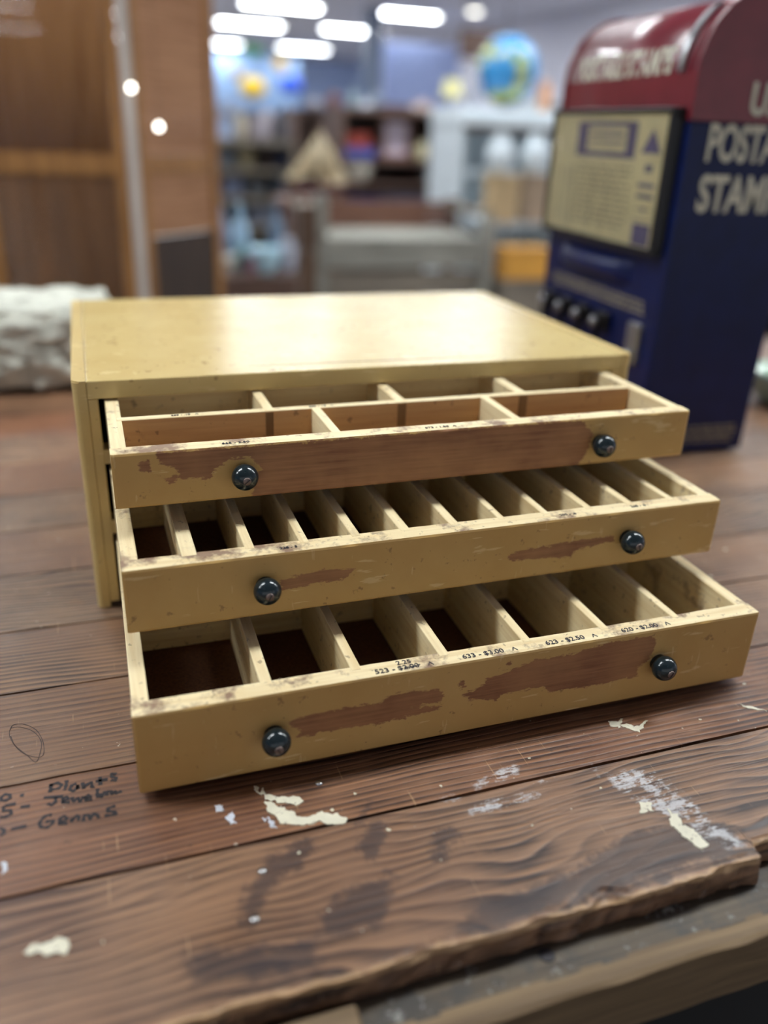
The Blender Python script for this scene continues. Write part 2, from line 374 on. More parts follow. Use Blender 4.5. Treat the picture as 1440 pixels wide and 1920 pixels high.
CREAM= [[(0.0795, -0.2759), (0.0802, -0.281), (0.083, -0.2843), (0.0874, -0.288), (0.0949, -0.289), (0.1026, -0.2932), (0.1024, -0.2973), (0.0985, -0.2992), (0.0923, -0.2966), (0.0863, -0.2932), (0.0834, -0.2904), (0.079, -0.2872), (0.0778, -0.2803)], [(0.0731, -0.2732), (0.0761, -0.2761), (0.0763, -0.2835), (0.0743, -0.2805)], [(0.0784, -0.2901), (0.0832, -0.2916), (0.0854, -0.297), (0.0921, -0.3013), (0.0977, -0.3099), (0.1037, -0.3128), (0.1127, -0.3109), (0.1219, -0.3148), (0.1273, -0.3187), (0.1253, -0.3238), (0.1192, -0.3242), (0.1105, -0.3194), (0.1024, -0.3181), (0.0882, -0.315), (0.0829, -0.3089), (0.079, -0.2997), (0.0774, -0.2934)], [(0.0781, -0.304), (0.0801, -0.3103), (0.0818, -0.3157), (0.0769, -0.3138)], [(0.0721, -0.3034), (0.0771, -0.3049), (0.0748, -0.3083)], [(0.0451, -0.285), (0.0502, -0.2841), (0.0509, -0.2902), (0.046, -0.2899)], [(0.0508, -0.2959), (0.0562, -0.2929), (0.0559, -0.3042), (0.0511, -0.3043)], [(0.3559, -0.2828), (0.3677, -0.2823), (0.3674, -0.2861), (0.3612, -0.2895), (0.3557, -0.2873)], [(0.3643, -0.2874), (0.3712, -0.2903), (0.3732, -0.2939), (0.3831, -0.2907), (0.3895, -0.2879), (0.3725, -0.2996), (0.3678, -0.2953)], [(-0.0709, -0.3638), (-0.067, -0.3606), (-0.0612, -0.3624), (-0.0554, -0.3598), (-0.0489, -0.3618), (-0.0494, -0.3725), (-0.0564, -0.3704), (-0.0669, -0.3657)], [(0.329, -0.365), (0.3365, -0.3672), (0.3322, -0.3751), (0.324, -0.3742)], [(0.3435, -0.3755), (0.3481, -0.3814), (0.3439, -0.3905), (0.3485, -0.3977), (0.3489, -0.4132), (0.3422, -0.4139), (0.3389, -0.4005), (0.3377, -0.3886)], [(0.4754, -0.2942), (0.4872, -0.3002), (0.491, -0.3055), (0.482, -0.302)], [(-0.0888, -0.294), (-0.0855, -0.2959), (-0.0844, -0.3024), (-0.0881, -0.3039)]]
SMEAR= [[(0.3212, -0.3336), (0.3419, -0.3346), (0.3601, -0.3434), (0.363, -0.372), (0.374, -0.4193), (0.3621, -0.4185), (0.3513, -0.407), (0.3498, -0.3893), (0.3297, -0.3714), (0.3211, -0.35)], [(0.2221, -0.316), (0.2434, -0.3074), (0.2648, -0.3051), (0.2621, -0.3129), (0.2435, -0.3174), (0.223, -0.3195)], [(0.2091, -0.337), (0.2318, -0.3316), (0.2643, -0.3349), (0.2624, -0.3406), (0.2267, -0.3423), (0.2104, -0.3419)], [(0.2623, -0.3246), (0.2856, -0.3215), (0.2843, -0.3261), (0.2684, -0.3274)], [(0.1872, -0.3199), (0.2078, -0.3213), (0.2081, -0.3261), (0.1921, -0.325)], [(0.318, -0.3155), (0.3177, -0.3224), (0.3148, -0.3334), (0.3137, -0.3246)]]
SOOT= [[(0.1807, -0.3475), (0.1956, -0.3496), (0.1975, -0.3581), (0.1895, -0.3585), (0.1782, -0.3724), (0.1663, -0.3702)], [(0.1451, -0.3059), (0.1492, -0.3071), (0.1413, -0.3213), (0.134, -0.3307), (0.1324, -0.3274)], [(0.1289, -0.3403), (0.1456, -0.3284), (0.1508, -0.3328), (0.135, -0.3607), (0.1274, -0.3584)], [(0.0911, -0.3882), (0.1187, -0.3733), (0.1405, -0.375), (0.1377, -0.3887), (0.1229, -0.409), (0.0976, -0.4055), (0.0874, -0.4024)], [(0.2841, -0.4134), (0.3149, -0.4228), (0.3157, -0.4281), (0.2829, -0.4255)], [(0.1381, -0.3668), (0.1415, -0.3691), (0.1444, -0.3811), (0.1415, -0.3778)], [(0.0678, -0.3394), (0.0849, -0.3333), (0.1004, -0.3302), (0.1031, -0.3426), (0.0802, -0.354), (0.0644, -0.363), (0.054, -0.3826), (0.0395, -0.3843), (0.0474, -0.3678)], [(0.0114, -0.3891), (0.0329, -0.3943), (0.0572, -0.3988), (0.0871, -0.4035), (0.0818, -0.4236), (0.0531, -0.4189), (0.0298, -0.4144), (0.0098, -0.4142)]]
WEAR1= [[(0.0315, 0.2018), (0.081, 0.201), (0.1987, 0.201), (0.2914, 0.2016), (0.3874, 0.2017), (0.4013, 0.1875), (0.3996, 0.1753), (0.3891, 0.1561), (0.2956, 0.1575), (0.2002, 0.1573), (0.138, 0.1576), (0.0998, 0.1575), (0.1035, 0.1715), (0.1088, 0.1821), (0.1008, 0.1924), (0.0847, 0.1921), (0.0723, 0.1833), (0.07, 0.177), (0.0484, 0.1791), (0.0451, 0.188), (0.0339, 0.1932)], [(0.0369, 0.1811), (0.0448, 0.1829), (0.0464, 0.1784), (0.0397, 0.1765)], [(0.0198, 0.1953), (0.0274, 0.1972), (0.0274, 0.1875), (0.0206, 0.1877)]]
WEAR2= [[(0.1097, 0.1179), (0.1238, 0.1203), (0.1483, 0.1223), (0.1671, 0.1196), (0.1609, 0.1127), (0.1401, 0.1111), (0.1116, 0.1095)], [(0.2965, 0.1126), (0.3, 0.116), (0.3437, 0.1186), (0.3945, 0.1196), (0.3965, 0.1144), (0.3576, 0.1094), (0.3558, 0.1046), (0.2984, 0.1089)]]
WEAR3= [[(0.102, 0.0453), (0.116, 0.0477), (0.1408, 0.0485), (0.1719, 0.0476), (0.1733, 0.0515), (0.1883, 0.0536), (0.2164, 0.0499), (0.2189, 0.0441), (0.218, 0.0389), (0.1928, 0.0389), (0.2184, 0.0345), (0.2164, 0.0315), (0.1669, 0.0286), (0.13, 0.0306), (0.1087, 0.0293), (0.1079, 0.0323), (0.1125, 0.0345), (0.1038, 0.0416)], [(0.2333, 0.0416), (0.2516, 0.0462), (0.2528, 0.0518), (0.2757, 0.0571), (0.293, 0.0621), (0.322, 0.0611), (0.3547, 0.0661), (0.3957, 0.0659), (0.4019, 0.0579), (0.3984, 0.0427), (0.3883, 0.0379), (0.3901, 0.0282), (0.3482, 0.027), (0.3079, 0.029), (0.3029, 0.035), (0.2683, 0.0345), (0.2629, 0.0306), (0.2425, 0.0353), (0.2361, 0.0391)], [(0.2314, 0.0546), (0.2348, 0.0548), (0.2354, 0.047), (0.2329, 0.0466)], [(0.2691, 0.0641), (0.2721, 0.065), (0.2722, 0.0601), (0.269, 0.0607)]]

# ------------------------------------------------------------------ the workbench
bench = tag(empty('workbench', (0.2, 0.2, FLOOR)), 'long scarred brown plank workbench with paint splatters and a splintered front edge', 'workbench')
def on(parent, o):
    """parent with the world position kept"""
    bpy.context.view_layer.update(); o.parent = parent; o.matrix_parent_inverse = parent.matrix_world.inverted(); return o
for (ax_, ay_), (bx_, by_) in ((SMEAR[0][2], SMEAR[0][4]), (SMEAR[0][0], SMEAR[0][7]), (SMEAR[0][9], SMEAR[0][7])):
    SMEAR.append([(ax_, ay_ - .0014), (bx_, by_ - .0014), (bx_, by_ + .0014), (ax_, ay_ + .0014)])
SOOT.append([(.155, -.426), (.19, -.408), (.255, -.402), (.30, -.386), (.345, -.390), (.374, -.398), (.374, -.424)])
soot_f = polys_field(SOOT); smear_f = polys_field(SMEAR)
YS = [-.430, -.323, -.2245, -.115, -.020, .089, .195, .300, .41, .52, .63, .74, .86, .98]
TINT = [(.98,.86,.80), (1,.74,.60), (1.1,1.02,.94), (1.25,1.16,1.06), (1.0,1.0,.98), (1.2,1.1,1.0), (1.0,.98,.95), (1.3,1.1,.98), (1.3,1.2,1.1), (1.25,.86,.72), (1.1,.9,.8), (1,.9,.8), (1,.9,.8)]
X0, X1 = -1.1, 1.55
random.seed(11)
for i, (a, b) in enumerate(zip(YS, YS[1:])):
    near = i < 3
    if near: xs = lin(X0, -.24, 20)[:-1] + lin(-.24, .66, 300)[:-1] + lin(.66, X1, 20)
    else: xs = lin(X0, X1, 60)
    g = 0.0011 if i != 1 else 0.0016
    ys = lin(a + (0 if i == 0 else g), b - g, 34 if near else 6)
    bm = grid_box(xs, ys, lin(-.022, 0, 4))
    for v in bm.verts:
        x, y, z = v.co
        top = z > -0.001
        if i == 0:
            t_ = max(0, 1 - (y - a) / 0.03)
            n1 = mnoise.noise(Vector((x*14, 0.3, z*50))); n2 = mnoise.noise(Vector((x*70, 4, z*130))); n3 = mnoise.noise(Vector((x*260, 9, z*200)))
            d = 0.0022*n1 + 0.0022*n2 + 0.0008*n3
            if x > .379: d += .013 * min(1, (x - .379) / .004)
            for cx_, w_, dp in ((.262, .012, .006), (.142, .012, .003), (.215, .008, .003), (.350, .01, .002)):
                d += dp * math.exp(-((x - cx_) / w_) ** 2) * (1 if top else .3)
            v.co.y += d * t_
            if top and y < a + .004: v.co.z -= 0.0016 * abs(n2) + .0008
            if top and x > .379: v.co.z -= .003 * t_
            if top: v.co.z -= .002 * math.exp(-((x - .268) / .02) ** 2) * max(0, 1 - (y - a) / .014)
        else:
            v.co.y += 0.0007 * mnoise.noise(Vector((x*30, i*3.1, 0))) * (1 if (y < a + .002 or y > b - .002) else 0)
        if top and (y < a + .0015 or y > b - .0015) and i > 0: v.co.z -= .0006
    o = fin('plank', bm, [M_PLANKW if i in (0, 4, 8) else M_PLANK])
    o.color = TINT[i] + (1,)
    if near:
        field(o.data, 'soot', lambda c: soot_f(c.x, c.y)); field(o.data, 'smear', lambda c: smear_f(c.x, c.y))
    else:
        field(o.data, 'soot', lambda c: .02); field(o.data, 'smear', lambda c: .02)
    ym = {}
    for v in o.data.vertices:
        kx_ = round(v.co.x, 5); ym[kx_] = min(ym.get(kx_, 9), v.co.y) if v.co.z > -.007 else ym.get(kx_, 9)
    field(o.data, 'edge', (lambda c: (c.y - ym[round(c.x, 5)]) if c.z > -.007 else .02) if i == 0 else (lambda c: .02))
    on(bench, o)
    if i == 0: o['label'] = 'front plank with splintered edge and wavy grain'
o = on(bench, box('support_board', X0, X1, -.452, -.30, -.066, -.0235, M_GREYB)); o['label'] = 'grey paint-splattered lower board'
# pale front beam with a worn, uneven upper edge
bm = grid_box(lin(X0, -.2, 10)[:-1] + lin(-.2, .6, 200)[:-1] + lin(.6, X1, 10), lin(-.464, -.450, 5), lin(-.072, -.0232, 6))
for v in bm.verts:
    n2 = mnoise.noise(Vector((v.co.x*25, v.co.z*40, 2)))
    if v.co.y < -.4625: v.co.y += .0016 * n2
    if v.co.z > -.024: v.co.z -= .0012 * abs(n2) + (.0015 if v.co.y < -.4625 else 0)
o = on(bench, fin('front_beam', bm, M_BEAM)); o['label'] = 'pale raw front beam'
bm = bmesh.new(); add_box(bm, -.5, .099, -.463, -.436, -.0232, -.016, 0, .0012)
on(bench, fin('filler_strip', bm, M_BEAM))
on(bench, lathe('bolt_hole', [(0, -.0238), (.0036, -.0238), (.0042, -.0228), (.005, -.0232)], M_MARKER, None, (.2185, -.4365, 0), 20))
for x in (-1.0, 1.4):
    for y in (-.40, .9): on(bench, box('leg', x - .05, x + .05, y - .05, y + .05, FLOOR, -.068 if y < 0 else -.0225, M_BEAM, None, .004))
on(bench, box('side_rail', X0 + .04, X0 + .08, -.3, .95, -.14, -.0225, M_BEAM)); on(bench, box('side_rail', X1 - .08, X1 - .04, -.3, .95, -.14, -.0225, M_BEAM))
# dried paint and handwriting on the boards
for k, P in enumerate(CREAM):
    bm = bmesh.new(); splat(bm, P, 0, .0007 if k < 3 else .0005, .0008)
    on(bench, fin('paint_splatter', bm, M_WHITEP if k in (3, 4, 5, 6, 13) else M_CREAM))
dots = [(.140,-.30,.0012),(.151,-.338,.0013),(.20,-.31,.001),(.175,-.372,.0008),(.31,-.345,.0009),(.43,-.30,.0011),(.46,-.31,.0008),(.12,-.31,.0014),(.09,-.34,.001),(.245,-.362,.0007),(.275,-.302,.0008),(.36,-.29,.0009),(.50,-.27,.0014),(.56,-.2,.0014),(.60,-.1,.0018),(.64,-.16,.002),(.66,-.05,.002),(.62,-.02,.0015),(-.03,-.37,.0008)]
for x, y, r in dots:
    bm = bmesh.new(); splat(bm, [(x + r*math.cos(a_*.9)*(1+.4*math.sin(a_*3+x*90)), y + r*math.sin(a_*.9)) for a_ in range(7)], 0, .0004, .0004)
    on(bench, fin('paint_drop', bm, M_CREAM))
bm = bmesh.new()
for st in WRITE: ribbon(bm, st, .0023, -.0002, .00025)
o = on(bench, fin('handwriting', bm, M_MARKER)); o['label'] = 'black marker handwriting reading Plants, Jewelry, Gens'
bm = bmesh.new()
for st in RING: ribbon(bm, st, .0005, -.0002, .0002)
o = on(bench, fin('pen_scribble', bm, M_PEN)); o['label'] = 'thin inked oval scribble'
M_NAIL = flat('worn_nail_steel', srgb(170, 168, 166), .25, .1, 80, metal=.9)
for x, y in ((.054, -.380), (.065, -.347), (.205, -.248), (.118, -.283)):
    on(bench, lathe('nail_head', [(.0028, -.001), (.0029, .0004), (.0022, .0011), (0, .0014)], M_NAIL, None, (x, y, 0), 16))

# ------------------------------------------------------------------ the drawer cabinet
H, D = .2201, .3691
XL, XR = -.0231, .5283
cab = tag(empty('drawer_cabinet', (.2526, .18, 0)), 'mustard painted wooden drawer cabinet with three divided drawers pulled open', 'drawer cabinet')
def cpart(name, bm, mats, lab=None):
    me_o = fin(name, bm, mats)
    if 'wear' not in me_o.data.attributes: field(me_o.data, 'wear', lambda c: .02)
    on(cab, me_o)
    if lab: me_o['label'] = lab
    return me_o
def bevbox(x0, x1, y0, y1, z0, z1, b, seg=2):
    bm = bmesh.new(); add_box(bm, x0, x1, y0, y1, z0, z1, 0, b, None, seg); return bm
SP = .0115
def side_panel(x0, x1, outer):
    # rounded outer corners: extruded outline in plan
    bm = bmesh.new(); r = .006; pts = []
    for cx_, cy_, a0 in ((x0, 0, 180), (x1, 0, 270), (x1, D, 0), (x0, D, 90)):
        out = (cx_ == outer)
        rr = r if out else .0006
        ccx = cx_ + rr * (1 if cx_ == x0 else -1); ccy = cy_ + rr * (1 if cy_ == 0 else -1)
        for k in range(6):
            a_ = math.radians(a0 + 90 * k / 5); pts.append((ccx + rr*math.cos(a_), ccy + rr*math.sin(a_)))
    lo = [bm.verts.new((p[0], p[1], 0)) for p in pts]; hi = [bm.verts.new((p[0], p[1], H)) for p in pts]
    bm.faces.new(lo[::-1]); ft = bm.faces.new(hi)
    for k in range(len(pts)): bm.faces.new((lo[k], lo[(k+1) % len(pts)], hi[(k+1) % len(pts)], hi[k]))
    bmesh.ops.bevel(bm, geom=list(ft.edges), offset=.0012, segments=2, affect='EDGES')
    return bm
cpart('side_panel', side_panel(XL, XL + SP, XL), [M_SIDEP])
cpart('side_panel', side_panel(XR - SP, XR, XR), [M_SIDEP])
bm = bevbox(XL + SP + .0002, XR - SP - .0002, 0, D, H - .016, H, .0010)
cpart('top_panel', bm, [M_TOP], 'glossy mustard top with a long scratch near the front')
cpart('back_panel', bevbox(XL + SP, XR - SP, D - .008, D, 0, H - .016, .0005, 1), [M_DARKIN])
cpart('bottom_panel', bevbox(XL + SP, XR - SP, .001, D - .008, 0, .0054, .0003, 1), [M_DARKIN])
for x0, x1 in ((XL + SP + .0002, -.0030), (.5062, XR - SP - .0002)):
    cpart('front_stile', bevbox(x0, x1, .0003, .020, .0056, H - .0162, .0005, 1), [M_SIDEP])
for z0, z1 in ((.1443, .1578), (.0760, .0898)):
    cpart('front_rail', bevbox(-.0030, .5062, .0006, .020, z0, z1, .0005, 1), [M_SIDEP])
    cpart('dust_panel', bevbox(XL + SP + .0002, XR - SP - .0002, .020, D - .0082, z1 - .006, z1, .0003, 1), [M_DARKIN])
M_GOUGE = flat('gouged_brown_wood', srgb(104, 70, 44), .8, .2, 200)
bm = bmesh.new(); pts = []
random.seed(3)
n_ = 60
up_, dn_ = [], []
for k in range(n_ + 1):
    u = k / n_; x = .130 + .250*u; y = .0243 - .0045*u + .0009*mnoise.noise(Vector((u*9, 0, 0)))
    wd = (.0003 + .0021 * (math.sin(math.pi*u) ** .6) * (.35 + .65*u)) * (.8 + .5*abs(mnoise.noise(Vector((u*40, 1, 0)))))
    up_.append((x, y + wd/2)); dn_.append((x, y - wd/2))
splat(bm, up_ + dn_[::-1], H, .00015, .00015)
cpart('scratch', bm, [M_GOUGE], 'long brown gouge in the top')

DR = {1: dict(x=.0017, p=.1344, a=.0018, t=.2023, b=.1591, fr=.0144, kn=((.0939, .1816), (.4054, .1808))),
      2: dict(x=.0008, p=.1973, a=.0032, t=.1405, b=.0903, fr=.0163, kn=((.0977, .1181), (.4047, .1181))),
      3: dict(x=-.0025, p=.2665, a=-.0047, t=.0708, b=.0061, fr=.0155, kn=((.0914, .0408), (.4026, .0427)))}
DIV = {2: [(.0418,.0527),(.0870,.0941),(.1279,.1348),(.1683,.1755),(.2076,.2159),(.2495,.2574),(.2919,.2979),(.3319,.3382),(.3726,.3792),(.4123,.4195),(.4545,.4606)],
       3: [(.0859,.0943),(.1513,.1588),(.2189,.2270),(.2876,.2950),(.3557,.3632),(.4230,.4296)]}
WEAR = {1: WEAR1, 2: WEAR2, 3: WEAR3}
NAMES = {1: 'top drawer, split lengthwise, with a long worn brown patch', 2: 'middle drawer with eleven narrow dividers', 3: 'bottom drawer with seven deep compartments'}
def knob_mesh():
    bm = bmesh.new()
    R = .0098
    prof = [(.0072, 0), (.0072, .0010)]
    for k in range(13):
        a_ = math.radians(-50 + k * (50 + 76) / 12); prof.append((R*1.04*math.cos(a_), .0095 + R*.95*math.sin(a_)))
    add_lathe(bm, prof, 32, 0, None, True)
    zt = .0095 + R*.95*math.sin(math.radians(76))
    add_lathe(bm, [(.0030, zt - .0012), (.0031, zt + .0003), (.0022, zt + .0009), (0, zt + .0010)], 20, 1)
    add_box(bm, -.0026, .0026, -.0003, .0003, zt + .0006, zt + .00125, 2)
    bmesh.ops.recalc_face_normals(bm, faces=bm.faces)
    me = bpy.data.meshes.new('knob'); bm.to_mesh(me); bm.free()
    for p in me.polygons: p.use_smooth = p.material_index < 2
    for m in (M_KNOB, M_SCREW, M_MARKER): me.materials.append(m)
    return me
KM = knob_mesh()
W = .5
for i, d in DR.items():
    t_, b_, fr = d['t'], d['b'], d['fr']
    fl = b_ + (.006 if i == 3 else .005); S = .0118; LEN = .345
    bm = bmesh.new()
    for x0, x1 in ((.0006, S), (W - S, W - .0006)):
        add_box(bm, x0, x1, fr - .0002, LEN, b_ + .0005, t_ - .0002, 0, .0005)
    add_box(bm, S, W - S, LEN - .009, LEN, b_ + .0005, t_ - .0006, 1)
    add_box(bm, S, W - S, .1635, .1715, fl, t_ - .0004, 1, .0004)        # cross wall halfway back
    dr = fin('drawer', bm, [M_SIDE, M_DIVX])
    dr.location = (d['x'], -d['p'], 0); dr.rotation_euler = (0, 0, d['a'])
    on(cab, dr); dr['label'] = NAMES[i]
    def sub(name, bm, mats, lab=None, smooth=False):
        o_ = fin(name, bm, mats, None, smooth)
        if 'wear' not in o_.data.attributes and name in (): pass
        o_.parent = dr
        if lab: o_['label'] = lab
        return o_
    box('drawer_bottom', S, W - S, fr, LEN - .009, fl - .003, fl, M_HARD, dr)
    # painted front: grid so the worn patches have a field
    nz = int((t_ - b_) / .0018)
    bm = grid_box(lin(0, W, 260), [0, fr * .5, fr], lin(b_, t_, nz))
    for f in bm.faces:
        c_ = f.calc_center_median()
        f.material_index = 1 if (abs(c_.z - t_) < 1e-6 or abs(c_.y - fr) < 1e-6) else (0)
    for v in bm.verts:   # eased, slightly chipped edges
        e1 = v.co.y < 1e-6; e2 = v.co.z > t_ - 1e-6; e3 = v.co.z < b_ + 1e-6; ex = min(v.co.x, W - v.co.x) < 1e-6
        ch = .0006 + .0012 * max(0, mnoise.noise(Vector((v.co.x*55, v.co.z*60, i*7))) - .12)
        if e1 and e2: v.co.y += ch; v.co.z -= ch * .35
        if e1 and e3: v.co.y += .0007; v.co.z += .0003
        if e1 and ex: v.co.y += .0008
        if e2 and not e1: v.co.z += .0002 * mnoise.noise(Vector((v.co.x*80, v.co.y*90, i)))
    wf = polys_field(WEAR[i])
    fo = fin('drawer_front', bm, [M_FRONT, M_RAIL]); field(fo.data, 'wear', lambda c: wf(c.x, c.z) if c.y < fr*.4 else .02); fo.parent = dr
    # dividers
    if i == 1:
        bm = bmesh.new(); add_box(bm, S - .004, W - S + .004, .0777, .0860, fl, t_, 0, .0004)
        for f in bm.faces:
            if f.normal.y < -.9: f.material_index = 1
        o_ = sub('long_divider', bm, [M_DIVX, M_TAN], 'long divider with tan face')
        for x0, x1 in ((.1278, .1360), (.2468, .2563), (.3675, .3775)):
            bm = bmesh.new(); add_box(bm, x0, x1, .0780, .1635, fl, t_ + .0002, 0, .0003)
            sub('divider', bm, [M_DIV])
            bm = bmesh.new(); add_box(bm, x0 + .0006, x1 - .0010, .0772, .0781, t_ - .022, t_ - .0012, 0)
            sub('tenon_end', bm, [M_TENON], 'darker end grain of a divider joint')
        for x0, x1 in ((.1683, .1759), (.3280, .3360)):
            bm = bmesh.new(); add_box(bm, x0, x1, fr - .003, .0790, fl, t_ + .0001, 0, .0003)
            sub('divider', bm, [M_DIV])
    else:
        for x0, x1 in DIV[i]:
            bm = bmesh.new(); add_box(bm, x0, x1, fr - .0040, .1640, fl, t_ + .00015, 0, .0004)
            tl = random.uniform(-.0010, .0010)
            for v in bm.verts: v.co.x += tl * (v.co.y / .16)
            sub('divider', bm, [M_DIV])
    # knobs with slotted screw ends
    for kx, kz in d['kn']:
        k = bpy.data.objects.new('knob', KM); C.objects.link(k); k.parent = dr
        f_ = .0045 / (.7236 - d['p']); k.location = (kx + (kx + d['x']) * f_, .0003, kz + (kz - .4206) * f_); k.rotation_euler = (math.pi/2, 0, 0)
        k.rotation_euler.rotate_axis('Z', random.uniform(0, 3))
    # stamped prices
    T = {1: [('685 - .10   \u2227', .0620, .0820, .0037), ('585 - .15   \u2227', .178, .0820, .0036), ('665 - 2.50', .091, .0062, .0044), ('673 - 1.50  \u2227', .259, .0066, .0044)],
         2: [('228 - 5', .118, .0070, .0040), ('205 - .6', .3520, .0072, .0042), ('268 - .5', .4200, .0075, .0042)],
         3: [('523 - $2.00   \u2227', .1890, .0050, .0062), ('2.25', .1905, .0112, .0058), ('633 - $3.00   \u2227', .2570, .0058, .0062), ('623 - $2.50   \u2227', .3260, .0058, .0062), ('620 - $2.00   \u2227', .3930, .0058, .0062)]}[i]
    for s_, x, y, sz in T:
        me = text_mesh(s_, sz * 1.15, M_INK, .00006 if i == 3 else .00004, 1.02, .00012)
        o_ = bpy.data.objects.new('price_marking', me); C.objects.link(o_); o_.parent = dr
        o_.location = (x, y, t_ + .0002)
        o_['label'] = 'stamped price ' + s_.replace('\u2227', '').strip()
    if i == 3:   # strike-through of the old price and a bit of lint in the second compartment
        bm = bmesh.new(); ribbon(bm, [(.189, .0052), (.195, .0045), (.201, .0056)], .0007, t_, t_ + .0004); sub('crossed_out_line', bm, [M_INK])
        bm = bmesh.new()
        for q in range(7):
            p = Vector((.120, .075, fl + .0012)); pp = [p]
            for r_ in range(7):
                p = p + Vector((random.uniform(-.0055, .0055), random.uniform(-.006, .007), random.uniform(-.0002, .0007))); p.z = max(p.z, fl + .0006); pp.append(p)
            add_tube(bm, pp, .00022, 5)
        sub('lint', bm, [flat('pale_lint', srgb(190, 176, 168), .9)], 'wisp of pale lint')
    random.seed(20 + i)

# ------------------------------------------------------------------ stamp vending machine
M_BLUE = flat('navy_enamel', srgb(5, 22, 74), .36, .12, 25, spec=.35)
M_RED = flat('maroon_enamel', srgb(118, 32, 46), .32, .08, 25, coat=.3)
M_LET = flat('cream_lettering', srgb(214, 214, 196), .6, .05, 80)
M_CARD = flat('aged_cream_card', srgb(214, 204, 160), .5, .07, 30)
M_PURP = flat('faded_purple_print', srgb(92, 86, 118), .6, .1, 60)
M_PRINT = flat('grey_print', srgb(140, 130, 110), .7, .1, 60)
M_CHROME = flat('dull_chrome', srgb(170, 172, 176), .3, .06, 60, metal=.9)
M_BLACK = flat('black_metal', srgb(16, 16, 20), .4, .1, 60)
t = NT('clear_window_glass', .04); t.b.inputs['Transmission Weight'].default_value = 1; t.b.inputs['IOR'].default_value = 1.1
t.b.inputs['Base Color'].default_value = (1, 1, 1, 1); M_GLASS = t.m
mb = tag(empty('stamp_vending_machine', (.729, .2346, 0), math.atan2(-.0668, .9978)), 'navy blue stamp vending machine with red domed top lettered US POSTAGE STAMPS', 'vending machine')
DX, DY, ZB, ZC = .182, .362, .448, .503
box('body', 0, DX, 0, DY, .004, ZB, M_BLUE, mb, .003)
def arch(x0, x1, zb, zc, y0, y1, bm, mi=0, seg=40):
    cx_ = (x0 + x1) / 2; r = (x1 - x0) / 2
    pr_ = [(x0, zb)] + [(cx_ - r*math.cos(math.pi*k/seg), zc + r*math.sin(math.pi*k/seg)) for k in range(seg + 1)] + [(x1, zb)]
    A = [bm.verts.new((p[0], y0, p[1])) for p in pr_]; B = [bm.verts.new((p[0], y1, p[1])) for p in pr_]
    bm.faces.new(A).material_index = mi; bm.faces.new(B[::-1]).material_index = mi
    for k in range(len(pr_)):
        f = bm.faces.new((A[k], A[(k+1) % len(pr_)], B[(k+1) % len(pr_)], B[k])); f.material_index = mi; f.smooth = 0 < k < len(pr_) - 2
bm = bmesh.new(); arch(0, DX, ZB, ZC, 0, DY, bm); hood = fin('hood', bm, M_RED, mb); hood['label'] = 'maroon domed hood'
bm = bmesh.new(); arch(-.003, DX + .003, ZB + .001, ZC, -.002, .006, bm); fin('hood_rim', bm, M_RED, mb)
bm = bmesh.new(); arch(-.003, DX + .003, ZB + .001, ZC, DY - .006, DY + .002, bm); fin('hood_rim', bm, M_RED, mb)
box('seam_strip', -.003, DX + .001, .008, DY - .008, ZB - .001, ZB + .004, M_BLACK, mb)
for s_, z, sz in (('U.S.', .4735, .050), ('POSTAGE', .4215, .060), ('STAMPS', .3610, .062)):
    me = text_mesh(s_, sz, M_LET, .0018, 1.0, .0002)
    wx = [v.co.x for v in me.vertices]; k_ = {'U.S.': .060, 'POSTAGE': .147, 'STAMPS': .140}[s_] / (max(wx) - min(wx)); mid = (max(wx) + min(wx)) / 2
    for v in me.vertices: v.co.x = (v.co.x - mid) * k_
    for v in me.vertices: v.co = Vector((v.co.x + {'U.S.': .108, 'POSTAGE': .1025, 'STAMPS': .098}[s_], -v.co.z - .0005 - (.0025 if s_ == 'U.S.' else 0), v.co.y + z))
    o_ = new_obj('side_lettering', me, mb); o_['label'] = 'cream letters ' + s_
# curved lettering on the hood
me = text_mesh('POSTAGE STAMPS', .044, M_LET, .0012, .74, .0002); R_ = DX / 2
for v in me.vertices:
    a_ = (v.co.y + .014) / R_ ; rr = R_ + .0006 + v.co.z
    v.co = Vector((DX/2 - rr*math.cos(a_), .196 - v.co.x, ZC + rr*math.sin(a_)))
o_ = new_obj('hood_lettering', me, mb); o_['label'] = 'cream letters POSTAGE STAMPS on the hood'
bm = bmesh.new()
pr_ = [(DX/2 - (R_ + .006)*math.cos(a_), ZC + (R_ + .006)*math.sin(a_)) for a_ in lin(.02, .95, 12)]
for k in range(12):
    (xa, za), (xb, zb) = pr_[k], pr_[k+1]
    q = [(xa, .030, za), (xa, .042, za), (xb, .042, zb), (xb, .030, zb)]
    o1 = [bm.verts.new(p) for p in q]; o2 = [bm.verts.new((p[0] + .005*math.cos(.5), p[1], p[2] - .003)) for p in q]
    bm.faces.new(o1); bm.faces.new(o2[::-1])
    for a_ in range(4): bm.faces.new((o1[a_], o2[a_], o2[(a_+1) % 4], o1[(a_+1) % 4]))
fin('handle', bm, M_CHROME, mb)
